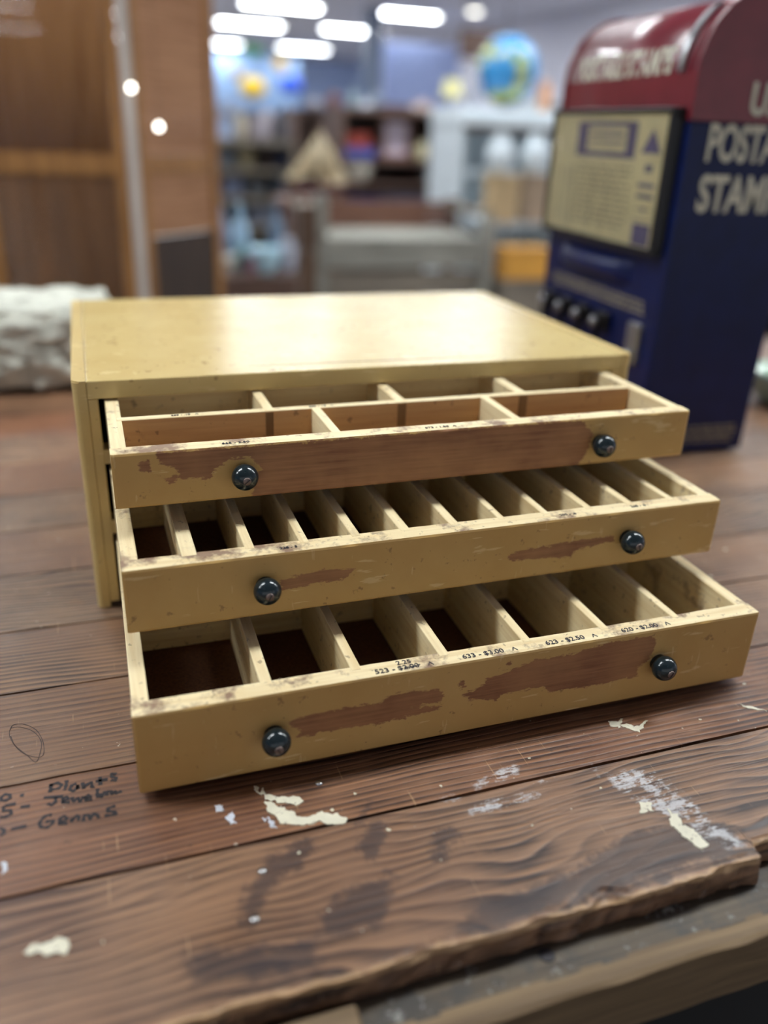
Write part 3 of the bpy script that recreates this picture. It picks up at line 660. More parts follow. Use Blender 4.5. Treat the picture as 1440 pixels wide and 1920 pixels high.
# display window: black frame, printed card, glass
FY0, FY1, FZ0, FZ1 = .012, .353, .283, .463; PX = .020
bm = bmesh.new()
for q in ((FY0, FY1, FZ0, FZ0 + .007), (FY0, FY1, FZ1 - .007, FZ1), (FY0, FY0 + .007, FZ0 + .007, FZ1 - .007), (FY1 - .007, FY1, FZ0 + .007, FZ1 - .007)):
    add_box(bm, -PX, .001, q[0], q[1], q[2], q[3], 0, .001)
fin('window_frame', bm, M_BLACK, mb)
box('price_card', -PX + .004, -.002, FY0 + .007, FY1 - .007, FZ0 + .007, FZ1 - .007, M_CARD, mb)
box('window_pane', -PX + .001, -PX + .0025, FY0 + .0065, FY1 - .0065, FZ0 + .0065, FZ1 - .0065, M_GLASS, mb)
xp = -PX + .0034
def pbar(bm, ya, yb, za, zb, mi=0): add_box(bm, xp, xp + .001, ya, yb, za, zb, mi)
bm = bmesh.new()
# header blocks in strips around pale print, triangle and stamp squares
pbar(bm, .095, .265, .440, .446); pbar(bm, .095, .265, .400, .407); pbar(bm, .095, .120, .407, .440); pbar(bm, .235, .265, .407, .440); pbar(bm, .13, .225, .418, .421); pbar(bm, .13, .225, .428, .432)
v3 = [bm.verts.new((xp, y, z)) for y, z in ((.030, .408), (.078, .408), (.054, .438))]; bm.faces.new(v3)
for z in (.366, .352): pbar(bm, .034, .074, z, z + .005)
pbar(bm, .028, .072, .292, .320)
pbar(bm, .045, .062, .385, .394); pbar(bm, .048, .058, .336, .341)
fin('printed_header', bm, M_PURP, mb)
bm = bmesh.new(); random.seed(5)
for r_ in range(11):
    z = .386 - r_ * .0078; y = .250
    while y > .10:
        l = random.uniform(.010, .028); pbar(bm, max(.095, y - l), y, z, z + .0026); y -= l + random.uniform(.004, .010)
for y in (.31, .285, .27, .262, .20, .16): pbar(bm, y, y + .0012, .30, .385)
for z in (.304, .318, .332): pbar(bm, .033, .073, z + .02, z + .0215)
fin('printed_lines', bm, M_PRINT, mb)
# delivery lip, small legend, coin slides
bm = bmesh.new()
n_ = 14; ring = []
for k in range(n_ + 1):
    a_ = math.pi * k / n_
    ring.append([bm.verts.new((-.020*math.sin(a_)*math.sin(math.pi*min(1, max(0, u)))**.4, .085 + .215*u, .250 + .018*math.cos(a_))) for u in [j/16 for j in range(17)]])
for a_, b_ in zip(ring, ring[1:]):
    for j in range(16): f = bm.faces.new((a_[j], a_[j+1], b_[j+1], b_[j])); f.smooth = True
bmesh.ops.remove_doubles(bm, verts=bm.verts, dist=1e-6)
fin('delivery_lip', bm, M_BLUE, mb)
bm = bmesh.new(); random.seed(9)
for r_, z in enumerate((.214, .207, .200)):
    y = .325
    while y > .04:
        l = random.uniform(.008, .022); add_box(bm, -.0008, .0005, max(.035, y - l), y, z, z + .0038); y -= l + .004
fin('front_legend', bm, M_PRINT, mb)
for k, y in enumerate((.315, .255, .195, .135)):
    bm = bmesh.new(); add_box(bm, -.012, .001, y - .018, y + .018, .160, .186, 0, .002)
    cs = fin('coin_slide', bm, M_BLACK, mb)
    bm = bmesh.new(); add_box(bm, -.020, -.010, y - .004, y + .004, .110, .178, 0, .0015); fin('slide_lever', bm, M_BLACK, cs)
    bm = bmesh.new(); add_lathe(bm, [(.0075, 0), (.0085, .003), (.006, .006), (0, .0065)], 20, 0, Matrix.Translation((-.019, y, .172)) @ Matrix.Rotation(-math.pi/2, 4, 'Y'))
    fin('push_button', bm, M_CHROME, cs)
bm = bmesh.new(); add_box(bm, -.008, .001, .030, .060, .130, .188, 0, .002); cp = fin('coin_return', bm, M_CHROME, mb)
bm = bmesh.new(); add_lathe(bm, [(.008, 0), (.009, .004), (.006, .009), (0, .010)], 20, 0, Matrix.Translation((-.008, .045, .142)) @ Matrix.Rotation(-math.pi/2, 4, 'Y')); fin('return_button', bm, M_CHROME, cp)
bm = bmesh.new(); random.seed(4)
for z in (.040, .033, .026, .019):
    x = .030
    while x < .160:
        l = random.uniform(.006, .020); add_box(bm, x, min(.165, x + l), -.0006, .0005, z, z + .0036); x += l + .003
fin('maker_legend', bm, M_PRINT, mb)
for x, y in ((.02, .03), (.162, .03), (.02, .33), (.162, .33)): lathe('rubber_foot', [(.012, 0), (.013, .003), (.012, .0045)], M_BLACK, mb, (x, y, 0), 16)

for r_ in (cab, mb): r_.location.z += .0007

# ------------------------------------------------------------------ room
M_FLOOR = flat('bounce_shop_floor', srgb(150, 142, 134), .5, .12, 3)  # floor kept pale so that it bounces light up to the ceiling
M_CEIL = flat('grey_ceiling_tile', srgb(206, 208, 222), .8, .05, 2)
M_WALLB = flat('pale_blue_wall', srgb(176, 194, 224), .8, .06, 1)
M_WALLR = flat('white_wall', srgb(226, 226, 238), .8, .04, 1)
def struct(name, *a, **k): o_ = box(name, *a, **k); o_['kind'] = 'structure'; return o_
struct('floor', -8, 7.6, -7, 25.3, FLOOR - .1, FLOOR, M_FLOOR)
struct('ceiling', -8, 7.6, -7, 25.3, CEIL, CEIL + .1, M_CEIL)
struct('wall_back', -8, 7.6, 25, 25.3, FLOOR, CEIL, M_WALLB)
struct('wall_right', 7.3, 7.6, -7, 25, FLOOR, CEIL, M_WALLR)
struct('wall_left', -8, -7.7, -7, 25, FLOOR, CEIL, M_WALLB)
M_LAMP = emit('fluorescent_diffuser', (0.93, 0.98, 1, 1), PANEL_L)
M_LFR = flat('white_lamp_frame', srgb(220, 222, 226), .5, .03)
t0 = empty('ceiling_light', (0, 0, CEIL))
bm = bmesh.new()
for q in ((-.62, .62, -.17, -.15), (-.62, .62, .15, .17), (-.62, -.60, -.15, .15), (.60, .62, -.15, .15)): add_box(bm, q[0], q[1], q[2], q[3], -.03, -.002)
fr_ = fin('frame', bm, M_LFR, t0); df_ = box('diffuser', -.60, .60, -.15, .15, -.024, -.012, M_LAMP, t0)
LP = [(3.35, 21.7, 'left row, farthest'), (3.35, 17.2, 'left row, middle one in view'), (3.3, 14.2, 'left row, nearest in view'), (5.4, 21.4, 'right row, farthest'), (5.3, 16.9, 'right row, middle one in view'), (5.25, 14.0, 'right row, nearest in view')]
LP += [(x, y, None) for y in (10.4, 6.9, 3.6, .25) for x in (-3.0, -1.1, 1.55, 3.35, 5.3)] + [(x, y, None) for x in (-3.0, -1.1, 1.5) for y in (21.5, 17.2, 14.1)]  # far columns, hidden from view, added to brighten the back of the room
for k, (x, y, s_) in enumerate(LP):
    if k == 0: o_ = t0
    else:
        o_ = t0.copy(); C.objects.link(o_)
        for ch in (fr_, df_): c_ = ch.copy(); C.objects.link(c_); c_.parent = o_
    o_.location = (x, y, CEIL); o_['category'] = 'ceiling light'; o_['group'] = 'fluorescent ceiling lights'
    o_['label'] = ('glowing fluorescent ceiling light, ' + s_ + ' beneath the grey ceiling') if s_ else 'fluorescent ceiling light overhead, outside the photo'

bm = bmesh.new(); add_box(bm, -1.0, 1.6, -1.45, .95, FLOOR, FLOOR + .012, 0, .004)  # black sheet put in for the dark space under the bench
tag(fin('floor_dark_sheet', bm, flat('shade_black', srgb(14, 14, 15), .8, .1, 30)), 'black sheet added on the floor to keep the space under the workbench dark', 'mat')

# ------------------------------------------------------------------ folding reed screen on the left
M_OAK = simple_wood('orange_oak', srgb(120, 80, 38), srgb(160, 112, 60), .45, 'z', 40)
M_REED = simple_wood('woven_reed_brown', srgb(128, 86, 48), srgb(172, 126, 82), .7, 'z', 90, 3, .2)
M_REEDL = simple_wood('woven_reed_dark', srgb(70, 44, 22), srgb(112, 76, 46), .7, 'z', 90, 3, .2)
M_REEDX = simple_wood('split_reed_pale', srgb(134, 94, 66), srgb(184, 140, 108), .75, 'x', 90, 3, .15)
M_DKPAN = simple_wood('dark_solid_panel', srgb(34, 22, 14), srgb(60, 42, 28), .5, 'z', 50)
M_POSTSHEEN = flat('pale_post_sheen', srgb(190, 180, 172), .35, .05, 10)  # reflected gloss on the hinge stile put in as pale colour
scr = tag(empty('folding_screen', (.135, 1.90, FLOOR)), 'tall two-panel orange wood folding screen filled with brown reed strips', 'folding screen')
def screen_panel(wd, loc, rz, horiz):
    TOP = 1.85; MID = 1.06; fr = .034; T = .026
    bm = bmesh.new()
    for q in ((0, fr, 0, TOP), (wd - fr, wd, 0, TOP)): add_box(bm, q[0], q[1], 0, T, q[2], q[3], 0, .002)
    for z0, z1 in ((.06, .14), (MID - .028, MID + .028), (TOP - .05, TOP)): add_box(bm, fr, wd - fr, .002, T - .002, z0, z1, 0, .002)
    p = fin('panel_frame', bm, M_OAK, scr); p.location = loc; p.rotation_euler = (0, 0, rz)
    random.seed(int(wd * 1000))
    bm = bmesh.new()
    if horiz:
        z = MID + .029
        while z < TOP - .052:
            add_box(bm, fr, wd - fr, .008 + random.uniform(0, .003), .014, z, z + .0065); z += .0067
    else:
        x = fr
        while x < wd - fr - .006:
            add_tube(bm, [(x + .003, .011 + random.uniform(-.002, .002), MID + .028), (x + .003, .011, TOP - .05)], .0034, 6); x += .0067
    a_ = fin('reed_infill', bm, M_REEDX if horiz else M_REED, p)
    bm = bmesh.new()
    if horiz:
        z = .865
        while z < MID - .032: add_box(bm, fr, wd - fr, .008 + random.uniform(0, .003), .014, z, z + .0065); z += .0067
        fin('reed_infill', bm, M_REEDX, p); box('solid_panel', fr, wd - fr, .006, .016, .14, .86, M_DKPAN, p)
    else:
        x = fr
        while x < wd - fr - .006:
            add_tube(bm, [(x + .003, .011 + random.uniform(-.002, .002), .14), (x + .003, .011, MID - .028)], .0034, 6); x += .0067
        fin('reed_infill', bm, M_REEDL, p)
        for q in range(1, 3): box('cross_bar', fr + (wd - 2*fr) * q / 3 - .007, fr + (wd - 2*fr) * q / 3 + .007, .016, .022, .14, MID - .028, M_OAK, p)
    return p
screen_panel(.390, (-.390, 0, 0), 0, False)
screen_panel(.360, (.034, .004, 0), math.radians(44), True)
box('hinge_post', .002, .030, -.004, .024, 0, 1.85, M_POSTSHEEN, scr, .004)
M_GLOWBEAD = emit('warm_glow_bead', (1, .97, .86, 1), 10)  # glowing beads put in for bright spots on the screen, no known lamp
M_WIRE = flat('thin_dark_wire', srgb(60, 56, 52), .6)
for (px, py, lb) in ((298, 238, 'small glowing bead put in for the lower bright spot on the reed screen'), (246, 165, 'small glowing bead put in for the bright spot beside the hinge post')):
    P = at(px, py, 1.84); r_ = tag(empty('bright_spot_bead', P), lb, 'glow_bead')
    lathe('glow_bead', [(0, -.007), (.005, -.005), (.007, 0), (.005, .005), (.003, .008), (0, .008)], M_GLOWBEAD, r_, (0, 0, 0), 16)
    bm = bmesh.new(); add_tube(bm, [(0, 0, .008), (0, 0, CEIL - P.z)], .0008, 5); fin('wire', bm, M_WIRE, r_)

# ------------------------------------------------------------------ shaggy cushion at the far end of the bench
M_FUR = flat('white_shaggy_pile', srgb(214, 214, 200), .95, .16, 34)
bm = bmesh.new(); add_box(bm, -.44, .035, .73, .93, .008, .142)
bmesh.ops.subdivide_edges(bm, edges=bm.edges[:], cuts=5, use_grid_fill=True)
for _ in range(3): bmesh.ops.smooth_vert(bm, verts=bm.verts, factor=.35, use_axis_x=True, use_axis_y=True, use_axis_z=True)
bmesh.ops.subdivide_edges(bm, edges=bm.edges[:], cuts=5, use_grid_fill=True)
for _ in range(2): bmesh.ops.smooth_vert(bm, verts=bm.verts, factor=.5, use_axis_x=True, use_axis_y=True, use_axis_z=True)
bm.normal_update()
for v in bm.verts:
    k = mnoise.noise(v.co * 30) * .008 + mnoise.noise(v.co * 80) * .010 + mnoise.noise(v.co * 190) * .008
    v.co += v.normal * k; v.co.z = max(v.co.z, .001) * 1.02
tag(fin('shaggy_cushion', bm, M_FUR, None, True), 'white shaggy tufted cushion lying on the far end of the workbench', 'cushion')
t0_ = tag(empty('glass_bowl', (1.17, .43, 0)), 'pale green glass bowl on the workbench right of the vending machine', 'bowl')
lathe('bowl', [(.03, 0), (.034, .004), (.05, .02), (.062, .045), (.066, .06), (.062, .06), (.047, .022), (.03, .008), (0, .007)], flat('pale_green_glass', srgb(176, 200, 180), .1, .1), t0_)

# ------------------------------------------------------------------ furniture and goods further back, all standing on the floor or on each other
BR = simple_wood('dark_brown_furniture', srgb(74, 54, 46), srgb(112, 86, 74), .5, 'x', 30)
BR2 = simple_wood('red_brown_furniture', srgb(96, 62, 48), srgb(136, 94, 74), .5, 'x', 30)
GRW = simple_wood('weathered_grey_wood', srgb(120, 118, 110), srgb(164, 162, 152), .7, 'x', 30)
GRD = simple_wood('grey_brown_planks', srgb(104, 96, 86), srgb(142, 132, 118), .7, 'x', 30)
WHT = flat('white_painted_wood', srgb(222, 232, 238), .5, .04, 5)
TANW = simple_wood('tan_crate_wood', srgb(168, 146, 112), srgb(200, 178, 142), .6, 'z', 20)
ORG = simple_wood('bright_orange_wood', srgb(206, 150, 66), srgb(232, 180, 96), .5, 'x', 20)
def X(px, py, Y): return at(px, py, Y).x
def Z(px, py, Y): return at(px, py, Y).z
def cab_box(name, label, cat, px0, px1, py, Y, depth, mat, shelves=(), legs=False, back=True):
    """open-fronted shelf unit or table whose top front edge is seen at height py"""
    pm = (px0 + px1) / 2
    x0, x1, zt = X(px0, py, Y), X(px1, py, Y), Z(pm, py, Y); hh = zt - FLOOR; wd = x1 - x0
    r_ = tag(empty(name, ((x0 + x1)/2, Y, FLOOR)), label, cat)
    box('top', -wd/2, wd/2, 0, depth, hh - .03, hh, mat, r_, .003)
    if legs:
        for x in (-wd/2 + .03, wd/2 - .03):
            for y in (.03, depth - .03): box('leg', x - .022, x + .022, y - .022, y + .022, 0, hh - .03, mat, r_, .003)
        box('apron', -wd/2 + .05, wd/2 - .05, .02, .04, hh - .11, hh - .03, mat, r_)
    else:
        for x in (-wd/2, wd/2 - .025): box('side_panel', x, x + .025, 0, depth, 0, hh - .03, mat, r_)
        if back: box('back_panel', -wd/2 + .025, wd/2 - .025, depth - .015, depth, 0, hh - .03, mat, r_)
        for sp in shelves:
            z = Z(pm, sp, Y) - FLOOR; box('shelf', -wd/2 + .025, wd/2 - .025, .005, depth - .015, z - .022, z, mat, r_)
    return r_, zt
def sz(px, py, Y, w): return X(px + w/2, py, Y) - X(px - w/2, py, Y)
PR = dict(
    vase=[(0,0),(.5,0),(.62,.06),(1,.35),(.95,.6),(.5,.85),(.42,.93),(.55,1),(.45,1),(.34,.92),(0,.5)],
    jar=[(0,0),(.85,0),(.95,.05),(1,.4),(1,.75),(.7,.86),(.7,.9),(.78,.9),(.78,1),(0,1)],
    bowl=[(0,0),(.45,0),(.5,.08),(.8,.4),(1,.95),(1,1),(.94,1),(.72,.45),(.35,.15),(0,.12)],
    bottle=[(0,0),(.9,0),(1,.05),(1,.55),(.75,.68),(.34,.78),(.30,.95),(.4,.96),(.4,1),(0,1)],
    shade=[(.0,0),(.45,0),(.5,.03),(.12,.08),(.10,.4),(.12,.45),(1,.45),(.98,.47),(.6,1),(0,1)])
cols = {}
def cm(c, **k):
    if c not in cols: cols[c] = flat('glaze_%d' % len(cols), srgb(*c), .35, .08, 9, **k)
    return cols[c]
def item(kind, name, label, cat, px, pyb, Y, w, h, c, z=None):
    """goods of real size standing with their foot at (px,pyb,Y)"""
    P = at(px, pyb, Y); wd = sz(px, pyb, Y, w); hh = abs(Z(px, pyb - h, Y) - P.z)
    if z is not None: P.z = z
    if kind == 'box':
        r_ = tag(empty(name, P), label, cat)
        bm = bmesh.new(); add_box(bm, -wd/2, wd/2, -wd*.3, wd*.3, 0, hh*.78, 0, .004); fin('base', bm, cm(c), r_)
        bm = bmesh.new(); add_box(bm, -wd/2 - .004, wd/2 + .004, -wd*.3 - .004, wd*.3 + .004, hh*.78 + .0005, hh, 0, .004); fin('lid', bm, cm(tuple(int(q*.9) for q in c)), r_)
        return r_
    if kind == 'frame':
        r_ = tag(empty(name, P), label, cat); b_ = wd*.12
        bm = bmesh.new()
        for q in ((-wd/2, wd/2, 0, b_), (-wd/2, wd/2, hh - b_, hh), (-wd/2, -wd/2 + b_, b_, hh - b_), (wd/2 - b_, wd/2, b_, hh - b_)): add_box(bm, q[0], q[1], 0, .03, q[2], q[3])
        fin('frame', bm, BR2, r_); box('backing', -wd/2 + b_, wd/2 - b_, .015, .025, b_, hh - b_, cm(c), r_); return r_
    if kind == 'book':
        r_ = tag(empty(name, P), label, cat)
        box('cover', -wd/2, wd/2, 0, .14, 0, hh, cm(c), r_, .003); box('pages', -wd/2 + .004, wd/2 + .001, .004, .141, hh*.15, hh*.85, cm((220, 214, 200)), r_); return r_
    o_ = lathe(name, [(a_*wd/2, b_*hh) for a_, b_ in PR[kind]], cm(c), None, P, 28)
    return tag(o_, label, cat)

# weathered plank bench in the middle
Yb = 3.2; zs = Z(750, 447, Yb); xb0, xb1 = X(592, 447, Yb), X(925, 447, Yb)
bn = tag(empty('plank_bench', ((xb0 + xb1)/2, Yb, FLOOR)), 'weathered grey wooden bench with plank seat and brown slatted back', 'bench')
hw = (xb1 - xb0)/2; hs = zs - FLOOR
box('seat', -hw + .05, hw - .05, 0, .5, hs - .05, hs, GRW, bn, .006)
box('front_board', -hw + .05, hw - .05, .01, .035, hs - .14, hs - .052, GRW, bn, .003)
for k in range(3): box('lower_plank', -hw + .05, hw - .05, .04, .06, hs - .16 - .11*(k+1), hs - .165 - .11*k, GRD, bn, .003)
for x in (-hw, hw - .055): box('front_post', x, x + .055, -.01, .05, 0, hs + (.19 if x < 0 else .10), GRW, bn, .004)
for x in (-hw, hw - .055): box('back_post', x, x + .055, .46, .52, 0, hs + .15, BR, bn, .004)
for x in (-hw, hw - .055): box('armrest', x - .01, x + .065, .052, .455, hs + .10, hs + .128, GRD, bn, .004)
for k in range(2): box('back_slat', -hw + .057, hw - .057, .48, .5, hs + .005 + .066*k, hs + .065 + .066*k, BR2, bn, .003)
item('box', 'storage_crate', 'narrow dark brown crate standing left of the grey bench', 'crate', 576, 560, 3.15, 30, 175, (96, 72, 54))
bpy.data.objects['storage_crate'].location.z = FLOOR; bpy.data.objects['storage_crate'].scale.z = (Z(576, 385, 3.15) - FLOOR) / (Z(576, 385, 3.15) - Z(576, 560, 3.15))

# hutch behind the bench
hu, zt = cab_box('open_hutch', 'dark brown open hutch with crowded shelves behind the bench', 'hutch', 640, 875, 205, 4.6, .45, BR, (300, 345, 388))
Yh = 4.70
def shz(py): return Z(757, py, 4.6)
item('frame', 'picture_frame', 'small frame with a pinkish white picture on the upper hutch shelf', 'picture frame', 742, 300, Yh, 56, 78, (206, 190, 204), shz(300))
item('bowl', 'ceramic_bowl', 'white ceramic bowl on the left of the hutch shelf', 'bowl', 668, 345, Yh, 60, 32, (206, 200, 186), shz(345))
item('vase', 'ceramic_vase', 'grey white round vase at the right of the hutch', 'vase', 815, 345, Yh, 50, 42, (186, 186, 186), shz(345) )
item('box', 'keepsake_box', 'red brown wooden box at the right end of the upper hutch shelf', 'box', 830, 300, Yh, 46, 58, (116, 66, 46), shz(262))
item('box', 'keepsake_box', 'small dark red box on the upper left hutch shelf', 'box', 668, 277, Yh, 44, 26, (150, 60, 46), shz(300) + .062)
item('box', 'keepsake_box', 'blue box carrying the small dark red box on the hutch shelf', 'box', 668, 300, Yh, 60, 20, (70, 86, 160), shz(300))
bpy.data.objects['keepsake_box.001'].location.z = shz(300) + abs(Z(668, 280, Yh) - Z(668, 300, Yh)) + .001
item('book', 'book', 'blue bound book lying on the left of the lower hutch shelf', 'book', 685, 388, Yh, 66, 15, (70, 86, 160), shz(388))
item('book', 'book', 'lavender grey book lying on the lower hutch shelf', 'book', 765, 388, Yh, 84, 20, (128, 128, 156), shz(388))
item('jar', 'lidded_jar', 'cream lidded jar between frame and box on the hutch', 'jar', 790, 300, Yh, 22, 34, (206, 196, 160), shz(300))
item('shade', 'table_lamp', 'small lamp with pale yellow shade on top of the hutch', 'lamp', 845, 205, Yh, 40, 62, (220, 214, 150), zt)
item('bottle', 'bottle', 'grey green bottle on top of the hutch near its left end', 'bottle', 662, 205, Yh, 14, 38, (150, 170, 172), zt)
item('vase', 'ceramic_vase', 'blue grey vase on top of the hutch in the middle', 'vase', 705, 205, Yh, 24, 30, (128, 140, 160), zt)

# sailboat model on its side table
st, zst = cab_box('side_table', 'small brown side table carrying the model sailboat', 'table', 540, 640, 376, 3.75, .35, BR2, (), True)
P = at(596, 376, 3.9); P.z = zst; sb = tag(empty('model_sailboat', P), 'model sailboat with beige sails on the brown side table', 'model boat')
L_ = sz(596, 376, 3.9, 122)
bm = bmesh.new(); rows = []
for k in range(13):
    u = k/12; wd_ = .05 * math.sin(math.pi * min(1, u*.9 + .05)) ** .7; x = (u - .5) * L_
    rows.append([bm.verts.new((x, wd_*math.cos(a_), .065 + .01*(2*u-1)**2 - .05*math.sin(a_)*(1 - .4*abs(2*u-1)))) for a_ in lin(0, math.pi, 8)])
for a_, b_ in zip(rows, rows[1:]):
    for j in range(8): bm.faces.new((a_[j], a_[j+1], b_[j+1], b_[j]))
    bm.faces.new((a_[0], b_[0], b_[-1], a_[-1]))
bm.faces.new(rows[0]); bm.faces.new(rows[-1]); fin('hull', bm, cm((92, 40, 42)), sb)
for x in (-.05, .05): box('cradle', x - .006, x + .006, -.04, .04, 0, .02, BR, sb)
hm = Z(596, 238, 3.9) - zst
bm = bmesh.new(); add_tube(bm, [(0, 0, .06), (0, 0, hm)], .004, 8); fin('mast', bm, BR, sb)
SAIL = cm((206, 190, 158))
for pts_ in (((.006, .075), (.47*L_, .08), (.006, hm*.98)), ((-.006, .12), (-.50*L_, .09), (-.006, hm*.9)), ((-.10*L_, .18), (-.36*L_, .10), (-.03, hm*.7))):
    bm = bmesh.new(); yo = .004 if pts_[2][1] > hm*.8 else -.02
    n_ = 8; g_ = []
    for i_ in range(n_ + 1):
        row = []
        for j in range(n_ + 1 - i_):
            a_, b_ = i_/n_, j/n_; c_ = 1 - a_ - b_
            x = a_*pts_[2][0] + b_*pts_[1][0] + c_*pts_[0][0]; z = a_*pts_[2][1] + b_*pts_[1][1] + c_*pts_[0][1]
            row.append(bm.verts.new((x, yo - .12*(a_*b_ + b_*c_ + c_*a_), z)))
        g_.append(row)
    for i_ in range(n_):
        for j in range(n_ - i_):
            bm.faces.new((g_[i_][j], g_[i_][j+1], g_[i_+1][j]))
            if j < n_ - i_ - 1: bm.faces.new((g_[i_][j+1], g_[i_+1][j+1], g_[i_+1][j]))
    bmesh.ops.solidify(bm, geom=bm.faces[:], thickness=.002); fin('sail', bm, SAIL, sb, True)

# low table with glassware
lt, zlt = cab_box('low_table', 'dark low table crowded with pale glassware beside the screen', 'table', 395, 560, 520, 2.75, .5, BR, (), True)
for kd, nm, lb, ct, px, py, Y, w_, h_, c in (
    ('bottle', 'glass_bottle', 'tall pale blue glass bottle at the back of the low table', 'bottle', 452, 500, 3.05, 34, 118, (166, 200, 226)),
    ('bowl', 'glass_bowl', 'wide pale cyan glass bowl at the front of the low table', 'bowl', 498, 514, 2.85, 62, 48, (184, 222, 238)),
    ('jar', 'glass_jar', 'grey white jar at the right end of the low table', 'jar', 538, 512, 2.9, 34, 62, (176, 178, 192)),
    ('bowl', 'ceramic_bowl', 'beige white bowl at the left of the low table', 'bowl', 425, 514, 2.85, 44, 34, (190, 188, 180)),
    ('vase', 'glass_vase', 'teal green vase in the middle of the low table', 'vase', 455, 514, 2.9, 24, 52, (90, 136, 132)),
    ('jar', 'glass_jar', 'small pinkish jar beside the cyan bowl', 'jar', 470, 518, 2.82, 16, 34, (150, 110, 124)),
    ('bottle', 'glass_bottle', 'slate blue bottle behind the glass jar', 'bottle', 520, 500, 3.1, 30, 116, (104, 126, 150)),
    ('vase', 'glass_vase', 'lavender grey vase behind the bowls at the left', 'vase', 415, 500, 3.1, 38, 110, (146, 158, 182))):
    item(kd, nm, lb, ct, px, py, Y, w_, h_, c, zlt)
# pale shelf below the low table
box('lower_shelf', -.16, .16, .06, .44, .18, .20, BR, lt)

# rack of small goods beyond
rk, zrk = cab_box('goods_rack', 'grey rack of small goods standing behind the low table', 'shelf', 398, 556, 262, 5.2, .5, GRD, (318, 372, 425))
def rz_(py): return Z(477, py, 5.2)
for kd, nm, lb, ct, px, py, w_, h_, c in (
    ('box', 'carton', 'pale blue grey carton on top of the rack at its left', 'box', 420, 262, 34, 44, (152, 166, 196)),
    ('vase', 'ceramic_vase', 'beige tall vase on top of the rack', 'vase', 452, 262, 24, 48, (196, 186, 166)),
    ('jar', 'lidded_jar', 'mauve grey jar on top of the rack', 'jar', 490, 262, 40, 44, (156, 148, 158)),
    ('bottle', 'bottle', 'dark grey bottle on top of the rack at its right', 'bottle', 532, 262, 20, 52, (84, 84, 92)),
    ('vase', 'ceramic_vase', 'cream vase on the upper rack shelf', 'vase', 462, 318, 30, 46, (196, 184, 150)),
    ('box', 'carton', 'grey carton on the upper rack shelf at left', 'box', 422, 318, 34, 40, (128, 138, 152)),
    ('box', 'carton', 'navy carton on the upper rack shelf at right', 'box', 535, 318, 34, 36, (50, 62, 96)),
    ('jar', 'lidded_jar', 'dark brown jar on the upper rack shelf', 'jar', 500, 318, 26, 38, (72, 60, 56)),
    ('box', 'carton', 'lavender carton on the middle rack shelf', 'box', 434, 372, 38, 40, (150, 162, 196)),
    ('bowl', 'ceramic_bowl', 'grey bowl on the middle rack shelf', 'bowl', 482, 372, 40, 24, (150, 156, 166)),
    ('jar', 'lidded_jar', 'slate jar on the middle rack shelf', 'jar', 528, 372, 34, 42, (108, 122, 140)),
    ('box', 'carton', 'grey blue carton on the bottom rack shelf', 'box', 500, 425, 70, 38, (136, 144, 164))):
    item(kd, nm, lb, ct, px, py, 5.4, w_, h_, c, rz_(py))

# white display cabinet with globe
Yc = 3.85
wc, zwc = cab_box('display_cabinet', 'white display cabinet with thick top carrying the globe', 'cabinet', 868, 1075, 205, Yc, .45, WHT, (322, 412))
wcx = wc.location.x
hh_ = zwc - FLOOR; wdt = X(1075, 205, Yc) - X(868, 205, Yc)
box('cornice', -wdt/2 - .01, wdt/2 + .01, -.02, .46, hh_ - .085, hh_ - .031, WHT, wc, .006)
box('painted_shade_strip', -wdt/2 + .01, wdt/2 - .01, -.005, .02, hh_ - .115, hh_ - .087, BR, wc, .002)  # dark strip coloured in for the shade under the white top
def cz(py): return Z(970, py, Yc)
YF = 3.72; zl = Z(970, 412, YF)
x0_, x1_ = X(895, 412, YF) - wcx, X(1060, 412, YF) - wcx
box('front_ledge', x0_, x1_, -.26, -.001, zl - FLOOR - .025, zl - FLOOR, WHT, wc, .004)
for x in (x0_ + .01, x1_ - .05): box('ledge_leg', x, x + .04, -.25, -.21, 0, zl - FLOOR - .025, WHT, wc, .003)
for px, w_, c, lb, lv in ((935, 52, (206, 180, 138), 'light tan wooden box at the left of the cabinet ledge under a white vase', 'white tall vase on the light tan box'), (1000, 50, (180, 158, 134), 'greyish tan wooden box at the right of the cabinet ledge under a white vase', 'white tall vase on the greyish tan box')):
    b_ = item('box', 'wooden_box', lb, 'box', px, 412, YF - .1, w_, 90, c, zl)
    hb = abs(Z(px, 322, YF - .1) - Z(px, 412, YF - .1))
    item('vase', 'ceramic_vase', lv, 'vase', px, 322, YF - .1, 46, 78, (228, 240, 248), zl + hb + .0005)
P = at(975, 520, 3.3); P.z = FLOOR
item('box', 'storage_chest', 'bright orange wooden chest in front of the white cabinet', 'chest', 975, 520, 3.2, 80, 58, (226, 166, 76))
o_ = bpy.data.objects['storage_chest']; k_ = (Z(975, 462, 3.2) - FLOOR) / (Z(975, 462, 3.2) - Z(975, 520, 3.2)); 
for ch in o_.children:
    if ch.name.startswith('base'): ch['label'] = 'orange chest body'
o_.location.z = Z(975, 520, 3.2)
stl = tag(empty('pedestal', (o_.location.x, 3.2, FLOOR)), 'grey wooden pedestal under the orange chest', 'pedestal')
wq = sz(975, 520, 3.2, 88)
box('body', -wq/2, wq/2, -wq*.34, wq*.34, .06, o_.location.z - FLOOR - .03, GRD, stl, .003); box('top', -wq/2 - .01, wq/2 + .01, -wq*.36, wq*.36, o_.location.z - FLOOR - .029, o_.location.z - FLOOR, GRD, stl, .003); box('plinth', -wq/2 - .01, wq/2 + .01, -wq*.36, wq*.36, 0, .059, GRD, stl, .003)
